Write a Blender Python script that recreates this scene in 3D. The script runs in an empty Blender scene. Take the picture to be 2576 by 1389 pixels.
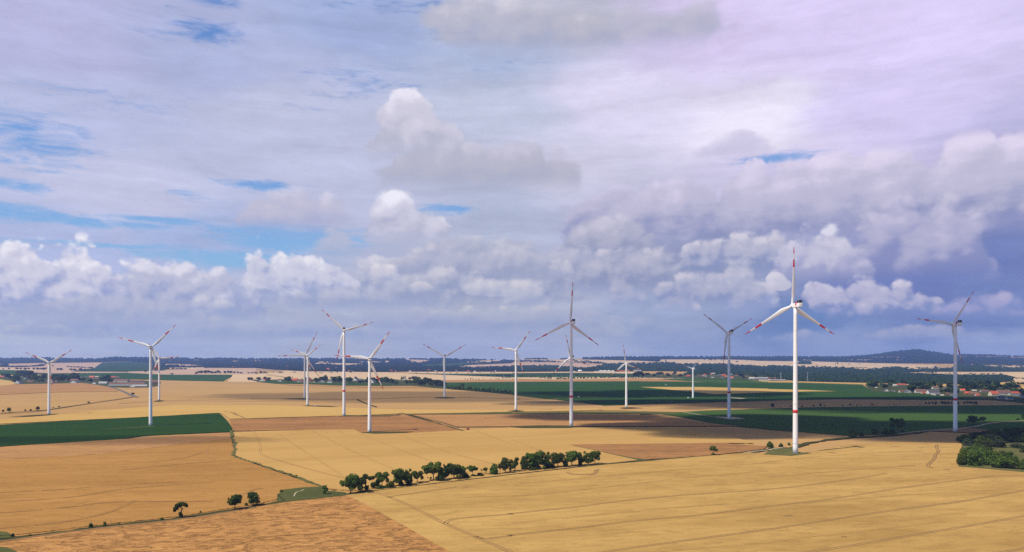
import bpy, bmesh, math, random
import numpy as np
from mathutils import Vector, Matrix

# ------------------------------------------------------------------ camera, sun, sky
SC = bpy.context.scene
COL = SC.collection
F, HZ, CX, EYE = 1910.0, 905.0, 1288.0, 90.0      # focal length, horizon row and centre column of the photo (2576 wide); eye height in metres
cam_data = bpy.data.cameras.new("camera")
cam = bpy.data.objects.new("camera", cam_data)
COL.objects.link(cam)
cam.location = (0, 0, EYE)
cam.rotation_euler = (math.radians(90), 0, 0)
cam_data.sensor_width = 36.0
cam_data.lens = 36.0 * F / 2576.0
cam_data.shift_y = (HZ - 694.5) / 2576.0
cam_data.clip_start = 1.0
cam_data.clip_end = 60000.0
SC.camera = cam
vs = SC.view_settings
vs.view_transform = 'Standard'
vs.look = 'None'
vs.exposure = 0.12
vs.gamma = 1.0

SUN_DIR = Vector((-0.84 * math.cos(math.radians(55)), -0.545 * math.cos(math.radians(55)), math.sin(math.radians(55)))).normalized()
sun_data = bpy.data.lights.new("sun", 'SUN')
sun_data.energy = 5.0
sun_data.angle = math.radians(0.5)
sun_data.color = (1.0, 0.91, 0.72)
sun = bpy.data.objects.new("sun", sun_data)
COL.objects.link(sun)
sun.rotation_euler = (-SUN_DIR).to_track_quat('-Z', 'Y').to_euler()
sun.location = (-2000, -1300, 3000)


def lin(r, g, b):
    f = lambda c: (c / 255 / 12.92) if c / 255 <= 0.04045 else ((c / 255 + 0.055) / 1.055) ** 2.4
    return (f(r), f(g), f(b))


class NT:
    """A small expression builder over a node tree."""
    def __init__(self, tree):
        self.t = tree

    def node(self, kind, **kw):
        n = self.t.nodes.new(kind)
        for k, v in kw.items():
            setattr(n, k, v)
        return n

    def put(self, sock, v):
        if isinstance(v, bpy.types.NodeSocket):
            self.t.links.new(v, sock)
        elif isinstance(v, (tuple, list)) and len(v) == 3 and sock.type == 'RGBA':
            sock.default_value = (*v, 1.0)
        else:
            sock.default_value = v

    def m(self, op, a, b=None, c=None, clamp=False):
        n = self.node('ShaderNodeMath', operation=op, use_clamp=clamp)
        for i, v in enumerate((a, b, c)):
            if v is not None:
                self.put(n.inputs[i], v)
        return n.outputs[0]

    def add(self, a, b): return self.m('ADD', a, b)
    def sub(self, a, b): return self.m('SUBTRACT', a, b)
    def mul(self, a, b): return self.m('MULTIPLY', a, b)
    def mad(self, a, b, c): return self.m('MULTIPLY_ADD', a, b, c)
    def mx(self, a, b): return self.m('MAXIMUM', a, b)
    def mn(self, a, b): return self.m('MINIMUM', a, b)

    def xyz(self, x, y, z):
        n = self.node('ShaderNodeCombineXYZ')
        for i, v in enumerate((x, y, z)):
            self.put(n.inputs[i], v)
        return n.outputs[0]

    def sep(self, v):
        n = self.node('ShaderNodeSeparateXYZ')
        self.put(n.inputs[0], v)
        return n.outputs

    def step(self, v, lo, hi, a=0.0, b=1.0, kind='SMOOTHSTEP'):
        n = self.node('ShaderNodeMapRange', interpolation_type=kind)
        for i, x in enumerate((v, lo, hi, a, b)):
            self.put(n.inputs[i], x)
        return n.outputs[0]

    def noise(self, vec, scale=1.0, detail=4.0, rough=0.55, dist=0.0, color=False):
        n = self.node('ShaderNodeTexNoise', noise_dimensions='3D')
        self.put(n.inputs['Vector'], vec)
        n.inputs['Scale'].default_value = scale
        n.inputs['Detail'].default_value = detail
        n.inputs['Roughness'].default_value = rough
        n.inputs['Distortion'].default_value = dist
        return n.outputs['Color' if color else 'Fac']

    def voro(self, vec, scale=1.0, detail=2.0, rough=0.5, smooth=None):
        n = self.node('ShaderNodeTexVoronoi', voronoi_dimensions='2D', feature='F1' if smooth is None else 'SMOOTH_F1')
        self.put(n.inputs['Vector'], vec)
        n.inputs['Scale'].default_value = scale
        n.inputs['Detail'].default_value = detail
        n.inputs['Roughness'].default_value = rough
        if smooth is not None:
            n.inputs['Smoothness'].default_value = smooth
        return n.outputs['Distance']

    def vm(self, op, a, b=None, c=None):
        n = self.node('ShaderNodeVectorMath', operation=op)
        for i, v in enumerate((a, b, c)):
            if v is not None:
                self.put(n.inputs[i], v)
        return n.outputs[0]

    def scale(self, v, s):
        n = self.node('ShaderNodeVectorMath', operation='SCALE')
        self.put(n.inputs[0], v)
        self.put(n.inputs[3], s)
        return n.outputs[0]

    def mix(self, f, a, b):
        n = self.node('ShaderNodeMix', data_type='RGBA')
        self.put(n.inputs[0], f)
        self.put(n.inputs[6], a)
        self.put(n.inputs[7], b)
        return n.outputs[2]


def group(name, ins, outs):
    """A node group with float ('f') and colour ('c') sockets: its builder and its input sockets."""
    g = bpy.data.node_groups.new(name, 'ShaderNodeTree')
    kinds = {'f': 'NodeSocketFloat', 'c': 'NodeSocketColor'}
    for k, q in ins:
        g.interface.new_socket(k, in_out='INPUT', socket_type=kinds[q])
    for k, q in outs:
        g.interface.new_socket(k, in_out='OUTPUT', socket_type=kinds[q])
    n = NT(g)
    return g, n, n.node('NodeGroupInput').outputs, n.node('NodeGroupOutput').inputs


def use(n, g, *args):
    k = n.node('ShaderNodeGroup')
    k.node_tree = g
    for i, a in enumerate(args):
        n.put(k.inputs[i], a)
    return k.outputs


def AZ(px):
    return math.degrees(math.atan((px - CX) / F))


def EL(px, py):
    return math.degrees(math.atan((HZ - py) / math.hypot(F, px - CX)))


world = bpy.data.worlds.new("World")
SC.world = world
world.use_nodes = True


# soft tone of the thin high sheet and of the air below it, at points of the sky (px, py, colour, radius in degrees)
SKY_TONE = [
    (120, 60, (184, 184, 221), 6), (500, 150, (172, 180, 217), 6), (900, 60, (160, 174, 214), 5), (1250, 120, (172, 184, 215), 5),
    (1430, 40, (186, 188, 205), 4.5), (1750, 60, (212, 200, 236), 5), (2150, 60, (218, 206, 244), 6), (2500, 60, (216, 206, 244), 5),
    (200, 300, (184, 190, 223), 5), (700, 300, (190, 194, 221), 6), (1250, 280, (192, 198, 221), 5), (1560, 260, (220, 214, 240), 5),
    (1900, 310, (238, 232, 250), 4.5), (2250, 240, (214, 204, 242), 5), (2530, 330, (188, 184, 222), 4),
    (300, 480, (196, 198, 225), 5), (900, 430, (190, 194, 221), 5), (1450, 420, (206, 204, 227), 4.5), (1950, 440, (204, 198, 230), 4),
    (2450, 420, (196, 190, 224), 4), (150, 600, (176, 186, 223), 4), (500, 590, (168, 184, 223), 4), (1250, 540, (178, 186, 211), 4),
    (1600, 560, (176, 180, 208), 4.5), (2500, 640, (112, 127, 184), 3.2), (2300, 700, (104, 120, 180), 3.2), (1750, 640, (152, 160, 192), 3.5),
    (200, 760, (182, 190, 211), 4), (700, 790, (182, 188, 207), 4), (1250, 760, (178, 183, 202), 4), (1650, 830, (158, 170, 202), 3.5),
    (2050, 800, (108, 134, 186), 3), (2450, 800, (112, 132, 188), 3), (100, 870, (198, 200, 207), 2.6), (800, 870, (196, 198, 205), 2.6),
    (1500, 875, (184, 188, 204), 2.6), (2100, 870, (156, 168, 202), 2.4), (2500, 850, (158, 169, 204), 2.4),
]
# holes of clear blue in the high sheet: px, py, half width, half height (px), depth
BLUE_GAPS = [
    (520, 78, 85, 26, 1.15), (530, 3, 70, 14, 1.15), (440, 60, 130, 50, .5), (60, 345, 140, 60, .95), (110, 372, 110, 16, 1.1), (10, 300, 80, 40, .85), (40, 465, 80, 15, 1.05),
    (110, 432, 80, 9, .9), (655, 466, 100, 14, 1.1), (480, 490, 60, 16, .7), (20, 535, 150, 20, 1.25), (180, 556, 220, 13, 1.2), (380, 553, 130, 9, 1.2),
    (1110, 528, 90, 15, 1.05), (1950, 398, 120, 13, 1.15), (740, 602, 170, 34, 1.6), (600, 655, 170, 22, 1.4), (470, 640, 170, 22, 1.1), (330, 622, 260, 8, 1.05),
    (20, 612, 70, 9, .9), (950, 615, 100, 11, 1.0), (1140, 85, 80, 22, .65), (920, 205, 170, 44, .6), (840, 235, 80, 18, .55), (1000, 15, 220, 26, .65),
    (1240, 165, 130, 30, .5), (250, 240, 180, 30, .5), (760, 265, 120, 14, .5), (380, 265, 90, 10, .6), (1080, 430, 90, 14, .5),
]
# heaped clouds, back to front: list of heaps (px, base py, half width, height in px), top, middle and base colours, edge softness, alpha, crispness
CUMULUS = [
    ([(1200, 475, 250, 112), (1340, 468, 120, 122), (1080, 450, 110, 80)], (206, 203, 220), (184, 183, 201), (172, 175, 197), .45, .92, .6),
    ([(1050, 400, 78, 200), (985, 400, 62, 140), (1105, 400, 60, 110)], (236, 232, 246), (206, 203, 220), (180, 182, 202), .3, .97, .8),
    ([(1330, 100, 240, 130), (1480, 130, 330, 120), (1180, 60, 120, 90), (1700, 90, 160, 90)], (216, 212, 224), (186, 185, 201), (168, 171, 196), .9, .85, .6),
    ([(2100, 610, 480, 215), (1680, 600, 280, 140), (2440, 580, 360, 230), (1890, 560, 120, 160)], (226, 216, 240), (190, 187, 212), (136, 144, 187), .2, .98, .40),
    ([(1840, 400, 110, 72)], (198, 192, 222), (192, 188, 218), (196, 190, 220), .8, .7, .8),
    ([(2310, 695, 215, 205), (2440, 680, 90, 110)], (204, 199, 222), (180, 178, 208), (140, 146, 192), .35, .97, .9),
    ([(760, 578, 150, 104), (660, 570, 60, 80)], (216, 212, 230), (192, 190, 212), (172, 176, 208), .6, .95, .7),
    ([(850, 650, 60, 110), (960, 655, 200, 70)], (196, 198, 216), (184, 188, 210), (170, 180, 210), .9, .9, .6),
    ([(985, 606, 105, 125), (1060, 604, 75, 85)], (240, 238, 250), (208, 206, 224), (178, 180, 204), .35, .98, .9),
    ([(1180, 650, 130, 66), (1290, 645, 90, 50)], (204, 203, 218), (182, 184, 204), (166, 172, 198), .55, .9, .8),
    ([(1530, 645, 120, 110), (1450, 640, 60, 60)], (206, 202, 220), (180, 180, 202), (152, 158, 188), .4, .95, .9),
    ([(1880, 690, 190, 110), (1780, 685, 90, 90)], (214, 209, 224), (182, 183, 206), (138, 150, 190), .35, .96, 1.0),
    ([(2050, 705, 130, 140), (2140, 700, 70, 80)], (222, 220, 236), (198, 196, 218), (164, 166, 202), .35, .98, .9),
    ([(940, 760, 150, 125), (1010, 735, 60, 90)], (214, 211, 224), (184, 187, 208), (152, 162, 196), .4, .95, 1.0),
    ([(1250, 740, 230, 110), (1420, 730, 200, 90)], (208, 205, 218), (178, 182, 204), (148, 158, 192), .45, .95, 1.0),
    ([(1330, 670, 48, 48)], (222, 218, 226), (206, 204, 216), (184, 188, 208), .5, .85, .8),
    ([(1640, 730, 120, 90)], (204, 200, 216), (174, 177, 200), (144, 154, 188), .4, .95, 1.0),
    ([(420, 800, 230, 150), (330, 800, 160, 140), (560, 790, 130, 120)], (226, 223, 236), (190, 191, 213), (152, 163, 202), .35, .97, 1.0),
    ([(75, 790, 130, 185), (195, 800, 85, 200), (120, 800, 160, 150), (260, 800, 90, 150)], (242, 240, 248), (210, 208, 226), (156, 166, 206), .22, .99, 1.0),
    ([(668, 770, 82, 165), (760, 765, 95, 140), (840, 760, 70, 100), (620, 770, 60, 100)], (238, 236, 244), (206, 206, 224), (160, 170, 206), .22, .99, 1.0),
    ([(1890, 790, 80, 112), (1960, 720, 45, 40)], (220, 216, 228), (196, 194, 214), (152, 164, 204), .4, .95, .9),
    ([(2190, 800, 130, 108), (2080, 770, 60, 70), (2290, 790, 90, 50)], (216, 211, 228), (186, 184, 211), (132, 146, 194), .35, .96, 1.0),
    ([(1570, 770, 72, 68)], (206, 202, 216), (186, 186, 208), (152, 164, 200), .5, .93, .8),
    ([(1708, 785, 50, 66), (1690, 785, 60, 40)], (226, 220, 230), (202, 198, 216), (168, 176, 208), .35, .95, .9),
    ([(2480, 800, 130, 70)], (190, 182, 212), (172, 170, 208), (134, 146, 196), .7, .9, .7),
    ([(500, 790, 60, 50), (560, 800, 90, 44)], (212, 210, 222), (188, 190, 212), (156, 168, 204), .6, .9, .8),
    ([(1150, 700, 200, 90), (1350, 690, 200, 80)], (204, 202, 217), (182, 184, 205), (156, 164, 194), .5, .9, .8),
    ([(1500, 720, 160, 90), (1620, 700, 120, 90)], (206, 202, 217), (178, 180, 202), (146, 154, 188), .45, .93, .8),
    ([(1750, 765, 120, 90), (1850, 760, 90, 80)], (210, 205, 220), (180, 182, 205), (140, 152, 192), .4, .93, .9),
    ([(1000, 780, 170, 80), (860, 775, 120, 60)], (204, 203, 218), (182, 185, 207), (158, 168, 200), .5, .9, .9),
    ([(250, 850, 330, 60), (700, 852, 360, 56), (1150, 855, 360, 60)], (190, 192, 212), (176, 183, 208), (164, 174, 206), 1.1, .75, .7),
    ([(1550, 850, 260, 60)], (182, 185, 206), (164, 173, 203), (148, 162, 198), 1.1, .75, .7),
    ([(1120, 745, 160, 80), (1260, 760, 200, 70)], (208, 205, 218), (180, 183, 204), (150, 160, 192), .45, .93, 1.0),
    ([(960, 712, 48, 50)], (228, 222, 230), (206, 204, 218), (172, 178, 206), .5, .9, .9),
    ([(1062, 735, 48, 28)], (222, 216, 222), (200, 198, 212), (172, 178, 204), .6, .85, .8),
    ([(1250, 735, 120, 40), (1330, 775, 60, 50)], (214, 210, 220), (190, 192, 210), (164, 172, 202), .7, .85, .8),
    ([(1000, 830, 260, 70), (1250, 830, 160, 60)], (188, 188, 204), (170, 176, 202), (156, 166, 200), 1.0, .8, .7),
    ([(1400, 700, 60, 50)], (216, 212, 222), (196, 196, 212), (168, 174, 202), .6, .85, .8),
    ([(300, 835, 260, 60)], (180, 184, 206), (166, 174, 204), (154, 166, 204), 1.0, .7, .7),
    ([(1860, 700, 46, 60), (1810, 712, 40, 30)], (224, 218, 226), (200, 198, 214), (168, 174, 204), .6, .85, .8),
    ([(128, 846, 64, 34), (60, 840, 60, 24)], (206, 204, 208), (188, 190, 204), (172, 178, 202), .5, .85, .8),
    ([(238, 848, 52, 26)], (202, 201, 206), (186, 189, 203), (172, 178, 202), .5, .8, .8),
    ([(640, 850, 72, 40), (540, 846, 70, 30)], (204, 202, 206), (186, 188, 203), (170, 177, 201), .5, .85, .8),
    ([(860, 848, 120, 44), (760, 842, 80, 30)], (198, 199, 207), (183, 187, 203), (168, 176, 201), .6, .85, .8),
    ([(1190, 822, 150, 52), (1330, 815, 100, 50)], (204, 203, 210), (184, 188, 204), (166, 174, 199), .5, .88, .8),
    ([(1480, 842, 110, 40), (1000, 862, 140, 34)], (196, 197, 206), (180, 185, 203), (166, 174, 200), .6, .8, .8),
    ([(2020, 858, 120, 34), (2330, 850, 160, 36)], (188, 186, 206), (170, 174, 202), (148, 160, 198), .6, .8, .8),
    ([(330, 790, 200, 60), (120, 800, 140, 50)], (198, 199, 214), (180, 184, 207), (164, 172, 203), .6, .85, .7),
    ([(720, 850, 320, 60), (120, 842, 70, 38), (240, 842, 60, 30), (640, 845, 60, 40)], (184, 186, 204), (168, 176, 204), (152, 166, 204), 1.0, .7, .7),
    ([(1400, 830, 160, 60), (1150, 830, 220, 50)], (186, 186, 202), (168, 174, 202), (150, 162, 198), 1.0, .75, .7),
]


def build_sky():
    nt = world.node_tree
    nt.nodes.clear()
    n = NT(nt)
    d = n.node('ShaderNodeTexCoord').outputs['Generated']
    x, y, z = n.sep(d)
    hyp = n.m('SQRT', n.mad(x, x, n.mul(y, y)))
    az = n.mul(n.m('ARCTAN2', x, y), 57.2958)
    el = n.mul(n.m('ARCTAN2', z, hyp), 57.2958)
    sc = lambda c: tuple(k * 10 for k in lin(*c))
    # the clear sky
    sky = n.node('ShaderNodeTexSky', sky_type='NISHITA')
    sky.sun_disc = False
    sky.sun_elevation = math.asin(SUN_DIR.z)
    sky.sun_rotation = math.atan2(SUN_DIR.x, SUN_DIR.y)
    sky.altitude = 200
    sky.air_density = 1.3
    sky.dust_density = 0.6
    sky.ozone_density = 2.0
    clear = n.vm('MULTIPLY', sky.outputs[0], SKY_TINT)

    def background(c):
        bg = n.node('ShaderNodeBackground')
        n.put(bg.inputs['Color'], c)
        bg.inputs['Strength'].default_value = 0.094
        return bg.outputs[0]

    def choose(f, a, b):
        mx = n.node('ShaderNodeMixShader')
        n.put(mx.inputs[0], f)
        nt.links.new(a, mx.inputs[1])
        nt.links.new(b, mx.inputs[2])
        return mx.outputs[0]

    # the sky away from the view of the fields: broken cloud over clear blue
    over = n.step(n.noise(d, 3.0, 3, .55), .42, .6)
    elsewhere = background(n.mix(n.mul(over, .75), clear, sc(OVERHEAD)))
    # warped coordinates
    wx, wy, wz = n.sep(n.noise(n.xyz(n.mul(az, .16), n.mul(el, .4), 3.1), 1, 3, .55, color=True))
    wx, wy = n.sub(wx, .5), n.sub(wy, .5)
    azw = n.mad(wx, 7.0, az)
    elw = n.mad(wy, 3.2, el)
    azc = n.mad(wx, 2.4, az)
    st = n.sub(n.noise(n.xyz(n.mul(n.mad(wx, 5.0, az), .085), n.mul(n.mad(wy, 1.3, el), .62), 9.0), 1, 6, .6, .3), .5)
    fl = n.sub(n.noise(n.xyz(n.mul(az, .55), n.mul(el, 1.5), 4.0), 1, 5, .62), .5)

    def tone_group(points):
        g, k, i, o = group('sky_tone', [('az', 'f'), ('el', 'f')], [('sum', 'c'), ('weight', 'f')])
        acc, wsum = None, None
        for px, py, c, r in points:
            e = EL(px, py)
            k1, k2 = 1 / (r * 1.35), 1 / (r * .62)
            a = k.mad(i[0], k1, -AZ(px) * k1)
            b = k.mad(i[1], k2, -e * k2)
            q = k.mad(a, a, k.mad(b, b, .08))
            w = k.m('DIVIDE', 1.0, k.mul(q, q))
            cl = k.scale(sc(c), w)
            acc = cl if acc is None else k.vm('ADD', acc, cl)
            wsum = w if wsum is None else k.add(wsum, w)
        k.put(o[0], acc)
        k.put(o[1], wsum)
        return g

    def gap_group(points):
        g, k, i, o = group('sky_gap', [('az', 'f'), ('el', 'f')], [('gap', 'f')])
        gap = None
        for px, py, hw, hh, dep in points:
            kh = AZ(CX + hh)
            k1, k2 = 1 / AZ(CX + hw), 1 / kh
            a = k.mad(i[0], k1, -AZ(px) * k1)
            b = k.mad(i[1], k2, -EL(px, py) * k2)
            w = k.mul(k.m('POWER', 2.718, k.mul(k.mad(a, a, k.mul(b, b)), -.7)), dep)
            gap = w if gap is None else k.mx(gap, w)
        k.put(o[0], gap)
        return g

    tones = [tone_group(SKY_TONE[j:j + 7]) for j in range(0, len(SKY_TONE), 7)]

    def sheet(lo, hi):
        # tone of the high sheet between two elevations, with its blue holes
        acc, wsum = None, None
        for g in tones:
            u = use(n, g, azw, elw)
            acc = u[0] if acc is None else n.vm('ADD', acc, u[0])
            wsum = u[1] if wsum is None else n.add(wsum, u[1])
        tone = n.scale(acc, n.m('DIVIDE', n.mad(st, .5, n.mad(fl, .2, 1.0)), wsum))
        pts = [q for q in BLUE_GAPS if lo - AZ(CX + q[3]) * 2.2 < EL(q[0], q[1]) < hi + AZ(CX + q[3]) * 2.2]
        gap = use(n, gap_group(pts), az, el)[0]
        gn = n.noise(n.xyz(n.mul(azw, .42), n.mul(el, 1.9), 14.0), 1, 7, .64)
        g = n.mad(n.sub(gn, .5), GAPN, n.mad(gap, 1.05, -.66))
        return n.mix(n.mul(n.step(g, -.28, .72), .95), tone, clear)

    def billow(s, seed):
        # rounded heaps, and the same a little towards the light
        out = []
        for dx, dy in ((0, 0), (-.20 / s, .24 / s)):
            p = n.xyz(n.add(az, dx + seed * 7.3), n.mad(el, 1.15, dy + seed * 3.1), seed)
            w = n.noise(p, s * 1.1, 2, .55, color=True)
            p2 = n.vm('ADD', p, n.scale(n.vm('SUBTRACT', w, (.5, .5, .5)), .55 / s))
            v = n.voro(p2, s, 2.8, .46, .25)
            f = n.noise(p2, s * 2.6, 5, .55)
            out.append(n.mad(n.sub(VM, v), VA, n.mul(n.sub(f, .5), FA)))
        return out[0], n.sub(out[0], out[1])

    def heap_group(hs, ct, cm, cb, soft, alpha, crisp):
        g, k, (col, azc_, el_, bn, rel, fl_, _), o = group('heaped_cloud', [('col', 'c'), ('az', 'f'), ('el', 'f'), ('billow', 'f'), ('relief', 'f'), ('fleck', 'f')], [('col', 'c')])
        field = None
        for px, pb, hw, hh in hs:
            k1 = 1 / (AZ(px + hw) - AZ(px))
            e0 = EL(px, pb)
            k2 = 1 / (EL(px, pb - hh) - e0)
            a = k.mad(azc_, k1, -AZ(px) * k1)
            b = k.mad(el_, k2, -e0 * k2)
            b = k.mx(b, k.mul(b, -3.2))
            q = k.mad(a, a, k.mul(b, b))
            field = q if field is None else k.mn(field, q)
        bottom = min(EL(h[0], h[1]) for h in hs)
        top = max(EL(h[0], h[1] - h[3]) for h in hs)
        s = k.add(bn, k.sub(1.2 + max(0.0, .8 - crisp) * .55, field))
        mask = k.mul(k.mul(k.step(s, 0.0, .10 + soft * .8), k.step(field, .98, 1.28, 1.0, 0.0)), k.step(el_, bottom - .1 * (top - bottom), bottom + .28 * (top - bottom), .15 * alpha, alpha))
        kk = .95 / (top - bottom)
        v = k.mad(rel, RK * crisp, k.mad(bn, .20 * crisp, k.mad(fl_, .40, k.mad(el_, kk * 1.05, -bottom * kk * 1.05 - .06))))
        cc = k.mix(k.step(v, .45, 1.0), k.mix(k.step(v, -.05, .5), sc(cb), sc(cm)), sc(ct))
        k.put(o[0], k.mix(mask, col, cc))
        return g

    def heaps(col, lo, hi, bn, rel, mine):
        for q in CUMULUS:
            if mine(q[0]):
                col = use(n, heap_group(*q), col, azc, el, bn, rel, fl)[0]
        return col

    SPLIT = 10.0
    is_high = lambda hs: max(EL(h[0], h[1] - h[3] - 14) for h in hs) > SPLIT
    cn, cr = billow(.30, 7.0)
    fn, fr = billow(.56, 1.0)
    fn = n.mad(fn, .72, n.mul(cn, .5))
    fr = n.mad(fr, .8, n.mul(cr, .35))
    high = background(heaps(sheet(SPLIT, 40), SPLIT, 40, cn, cr, is_high))
    c = heaps(sheet(-1, SPLIT), -1, SPLIT, cn, cr, is_high)
    low = background(heaps(c, -1, SPLIT, fn, fr, lambda hs: not is_high(hs)))
    ahead = choose(n.m('LESS_THAN', el, SPLIT), high, low)
    front = n.mul(n.m('LESS_THAN', n.m('ABSOLUTE', az), 50.0), n.mul(n.m('GREATER_THAN', el, -.5), n.m('LESS_THAN', el, 34.0)))
    out = n.node('ShaderNodeOutputWorld')
    nt.links.new(choose(front, elsewhere, ahead), out.inputs[0])


SKY_TINT = (.66, .92, 1.32)
OVERHEAD = (138, 142, 172)
GAPN = 2.3
VM, VA, FA, RK = .57, .90, .24, .62
build_sky()

cy = SC.cycles
cy.use_adaptive_sampling = True
cy.adaptive_threshold = 0.007
cy.adaptive_min_samples = 12
cy.max_bounces = 5
cy.diffuse_bounces = 2
cy.glossy_bounces = 2
cy.transmission_bounces = 2
cy.volume_bounces = 1
cy.transparent_max_bounces = 12
cy.use_denoising = False
world.cycles.sampling_method = 'MANUAL'
world.cycles.sample_map_resolution = 256


# ------------------------------------------------------------------ helpers
rnd = random.Random(7)


def tag(o, label=None, cat=None, group=None, kind=None):
    if label: o['label'] = label
    if cat: o['category'] = cat
    if group: o['group'] = group
    if kind: o['kind'] = kind
    return o


def link(name, me, parent=None):
    o = bpy.data.objects.new(name, me)
    COL.objects.link(o)
    if parent is not None:
        o.parent = parent
    return o


def empty(name, loc, rz=0.0, scale=(1, 1, 1)):
    o = bpy.data.objects.new(name, None)
    COL.objects.link(o)
    o.empty_display_size = 1.0
    o.location = loc
    o.rotation_euler = (0, 0, rz)
    o.scale = scale
    return o


def copy_tree(o, parent=None):
    c = o.copy()
    COL.objects.link(c)
    if parent is not None:
        c.parent = parent
    for ch in o.children:
        copy_tree(ch, c)
    return c


def mesh(name, verts, faces, mats=(), idx=None, smooth=False):
    me = bpy.data.meshes.new(name)
    me.from_pydata([tuple(v) for v in verts], [], [tuple(f) for f in faces])
    for m in mats:
        me.materials.append(m)
    if idx is not None:
        me.polygons.foreach_set('material_index', np.array(idx, dtype=np.int32))
    if smooth:
        me.polygons.foreach_set('use_smooth', np.ones(len(me.polygons), dtype=bool))
    me.update()
    return me


class MB:
    """Collects boxes, tubes, prisms ... into one mesh."""
    def __init__(self):
        self.v, self.f, self.i = [], [], []

    def put(self, verts, faces, mi=0):
        b = len(self.v)
        self.v += [tuple(p) for p in verts]
        self.f += [tuple(b + k for k in f) for f in faces]
        self.i += [mi] * len(faces)
        return self

    def box(self, x0, x1, y0, y1, z0, z1, mi=0):
        v = [(x, y, z) for z in (z0, z1) for y in (y0, y1) for x in (x0, x1)]
        return self.put(v, [(0, 2, 3, 1), (4, 5, 7, 6), (0, 1, 5, 4), (2, 6, 7, 3), (0, 4, 6, 2), (1, 3, 7, 5)], mi)

    def tube(self, pts, rad, seg=8, mi=0, cap=True):
        pts = [Vector(p) for p in pts]
        rings, n = [], len(pts)
        ref = Vector((0.13, 0.99, 0.05))
        for k, p in enumerate(pts):
            t = (pts[min(k + 1, n - 1)] - pts[max(k - 1, 0)]).normalized()
            a = t.cross(ref)
            a = a.normalized() if a.length > 1e-3 else Vector((1, 0, 0))
            b = t.cross(a)
            rings.append([p + (a * math.cos(2 * math.pi * s / seg) + b * math.sin(2 * math.pi * s / seg)) * rad[k] for s in range(seg)])
        v = [q for r in rings for q in r]
        f = [(k * seg + s, k * seg + (s + 1) % seg, (k + 1) * seg + (s + 1) % seg, (k + 1) * seg + s) for k in range(n - 1) for s in range(seg)]
        if cap:
            f += [tuple(range(seg))[::-1], tuple((n - 1) * seg + s for s in range(seg))]
        return self.put(v, f, mi)

    def lathe(self, prof, seg=24, mi=0):
        v = [(r * math.cos(2 * math.pi * s / seg), r * math.sin(2 * math.pi * s / seg), z) for r, z in prof for s in range(seg)]
        n = len(prof)
        f = [(k * seg + s, k * seg + (s + 1) % seg, (k + 1) * seg + (s + 1) % seg, (k + 1) * seg + s) for k in range(n - 1) for s in range(seg)]
        f += [tuple(range(seg))[::-1], tuple((n - 1) * seg + s for s in range(seg))]
        return self.put(v, f, mi)

    def build(self, name, mats, parent=None, smooth=False, bevel=0.0):
        mats = mats if isinstance(mats, (list, tuple)) else [mats]
        me = mesh(name, self.v, self.f, mats, self.i, smooth)
        if bevel:
            bm = bmesh.new()
            bm.from_mesh(me)
            bmesh.ops.bevel(bm, geom=list(bm.edges), offset=bevel, segments=2, affect='EDGES', profile=0.5)
            bm.to_mesh(me)
            bm.free()
        return link(name, me, parent)


# ------------------------------------------------------------------ materials
MAT = {}


def mat_nodes(name):
    m = bpy.data.materials.new(name)
    m.use_nodes = True
    m.node_tree.nodes.clear()
    n = NT(m.node_tree)
    out = n.node('ShaderNodeOutputMaterial')
    return m, n, out


def principled(n, out, col, rough=.7, spec=.3, normal=None):
    b = n.node('ShaderNodeBsdfPrincipled')
    n.put(b.inputs['Base Color'], col)
    n.put(b.inputs['Roughness'], rough)
    n.put(b.inputs['Specular IOR Level'], spec)
    if normal is not None:
        n.put(b.inputs['Normal'], normal)
    n.t.links.new(b.outputs[0], out.inputs['Surface'])
    return b


def paint(name, c, rough=.5, spec=.4, vary=.10, scale=.35):
    if name in MAT:
        return MAT[name]
    m, n, out = mat_nodes(name)
    p = n.node('ShaderNodeTexCoord').outputs['Object']
    f = n.noise(p, scale, 4, .6)
    col = n.mix(f, tuple(v * (1 - vary) for v in c), tuple(min(1, v * (1 + vary)) for v in c))
    principled(n, out, col, rough, spec)
    MAT[name] = m
    return m


def crop(name, c, c2, ang=8.0, big=90.0, mid=16.0, stretch=5.0, contrast=.8, lodged=None, lodge=.0, bump=.25, fine=1.6, grain=.35, patch=1.5, lstretch=2.6, lscale=.62):
    """A field of crop: broad patches, streaks along the drilling direction, fine grain, laid places."""
    m, n, out = mat_nodes(name)
    pos = n.node('ShaderNodeNewGeometry').outputs['Position']
    mp = n.node('ShaderNodeMapping')
    mp.inputs['Rotation'].default_value = (0, 0, math.radians(-ang))
    n.put(mp.inputs['Vector'], pos)
    p = mp.outputs[0]
    x, y, z = n.sep(p)
    q = n.xyz(n.mul(x, 1 / stretch), y, 0.0)
    a = n.noise(q, 1 / big, 5, .6, .6)
    b = n.noise(q, 1 / mid, 5, .62, .8)
    g = n.noise(p, 1 / fine, 3, .6)
    f = n.mad(n.sub(a, .5), patch, n.mad(n.sub(b, .5), .9 * contrast, n.mad(n.sub(g, .5), grain, .5)))
    col = n.mix(n.step(f, .0, 1.0, kind='LINEAR'), c2, c)
    h = n.mad(b, 1.2, n.mul(g, .35))
    if lodged:
        w = n.noise(n.xyz(n.mul(x, 1 / lstretch), y, 5.0), 1 / (mid * lscale), 6, .68, 1.2)
        lo = n.step(w, .46, .74)
        col = n.mix(n.mul(lo, lodge), col, lodged)
        h = n.mad(lo, -1.2, h)
    bp = n.node('ShaderNodeBump')
    bp.inputs['Strength'].default_value = bump
    bp.inputs['Distance'].default_value = 1.0
    n.put(bp.inputs['Height'], h)
    principled(n, out, col, 1.0, 0.0, bp.outputs[0])
    MAT[name] = m
    return m


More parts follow.
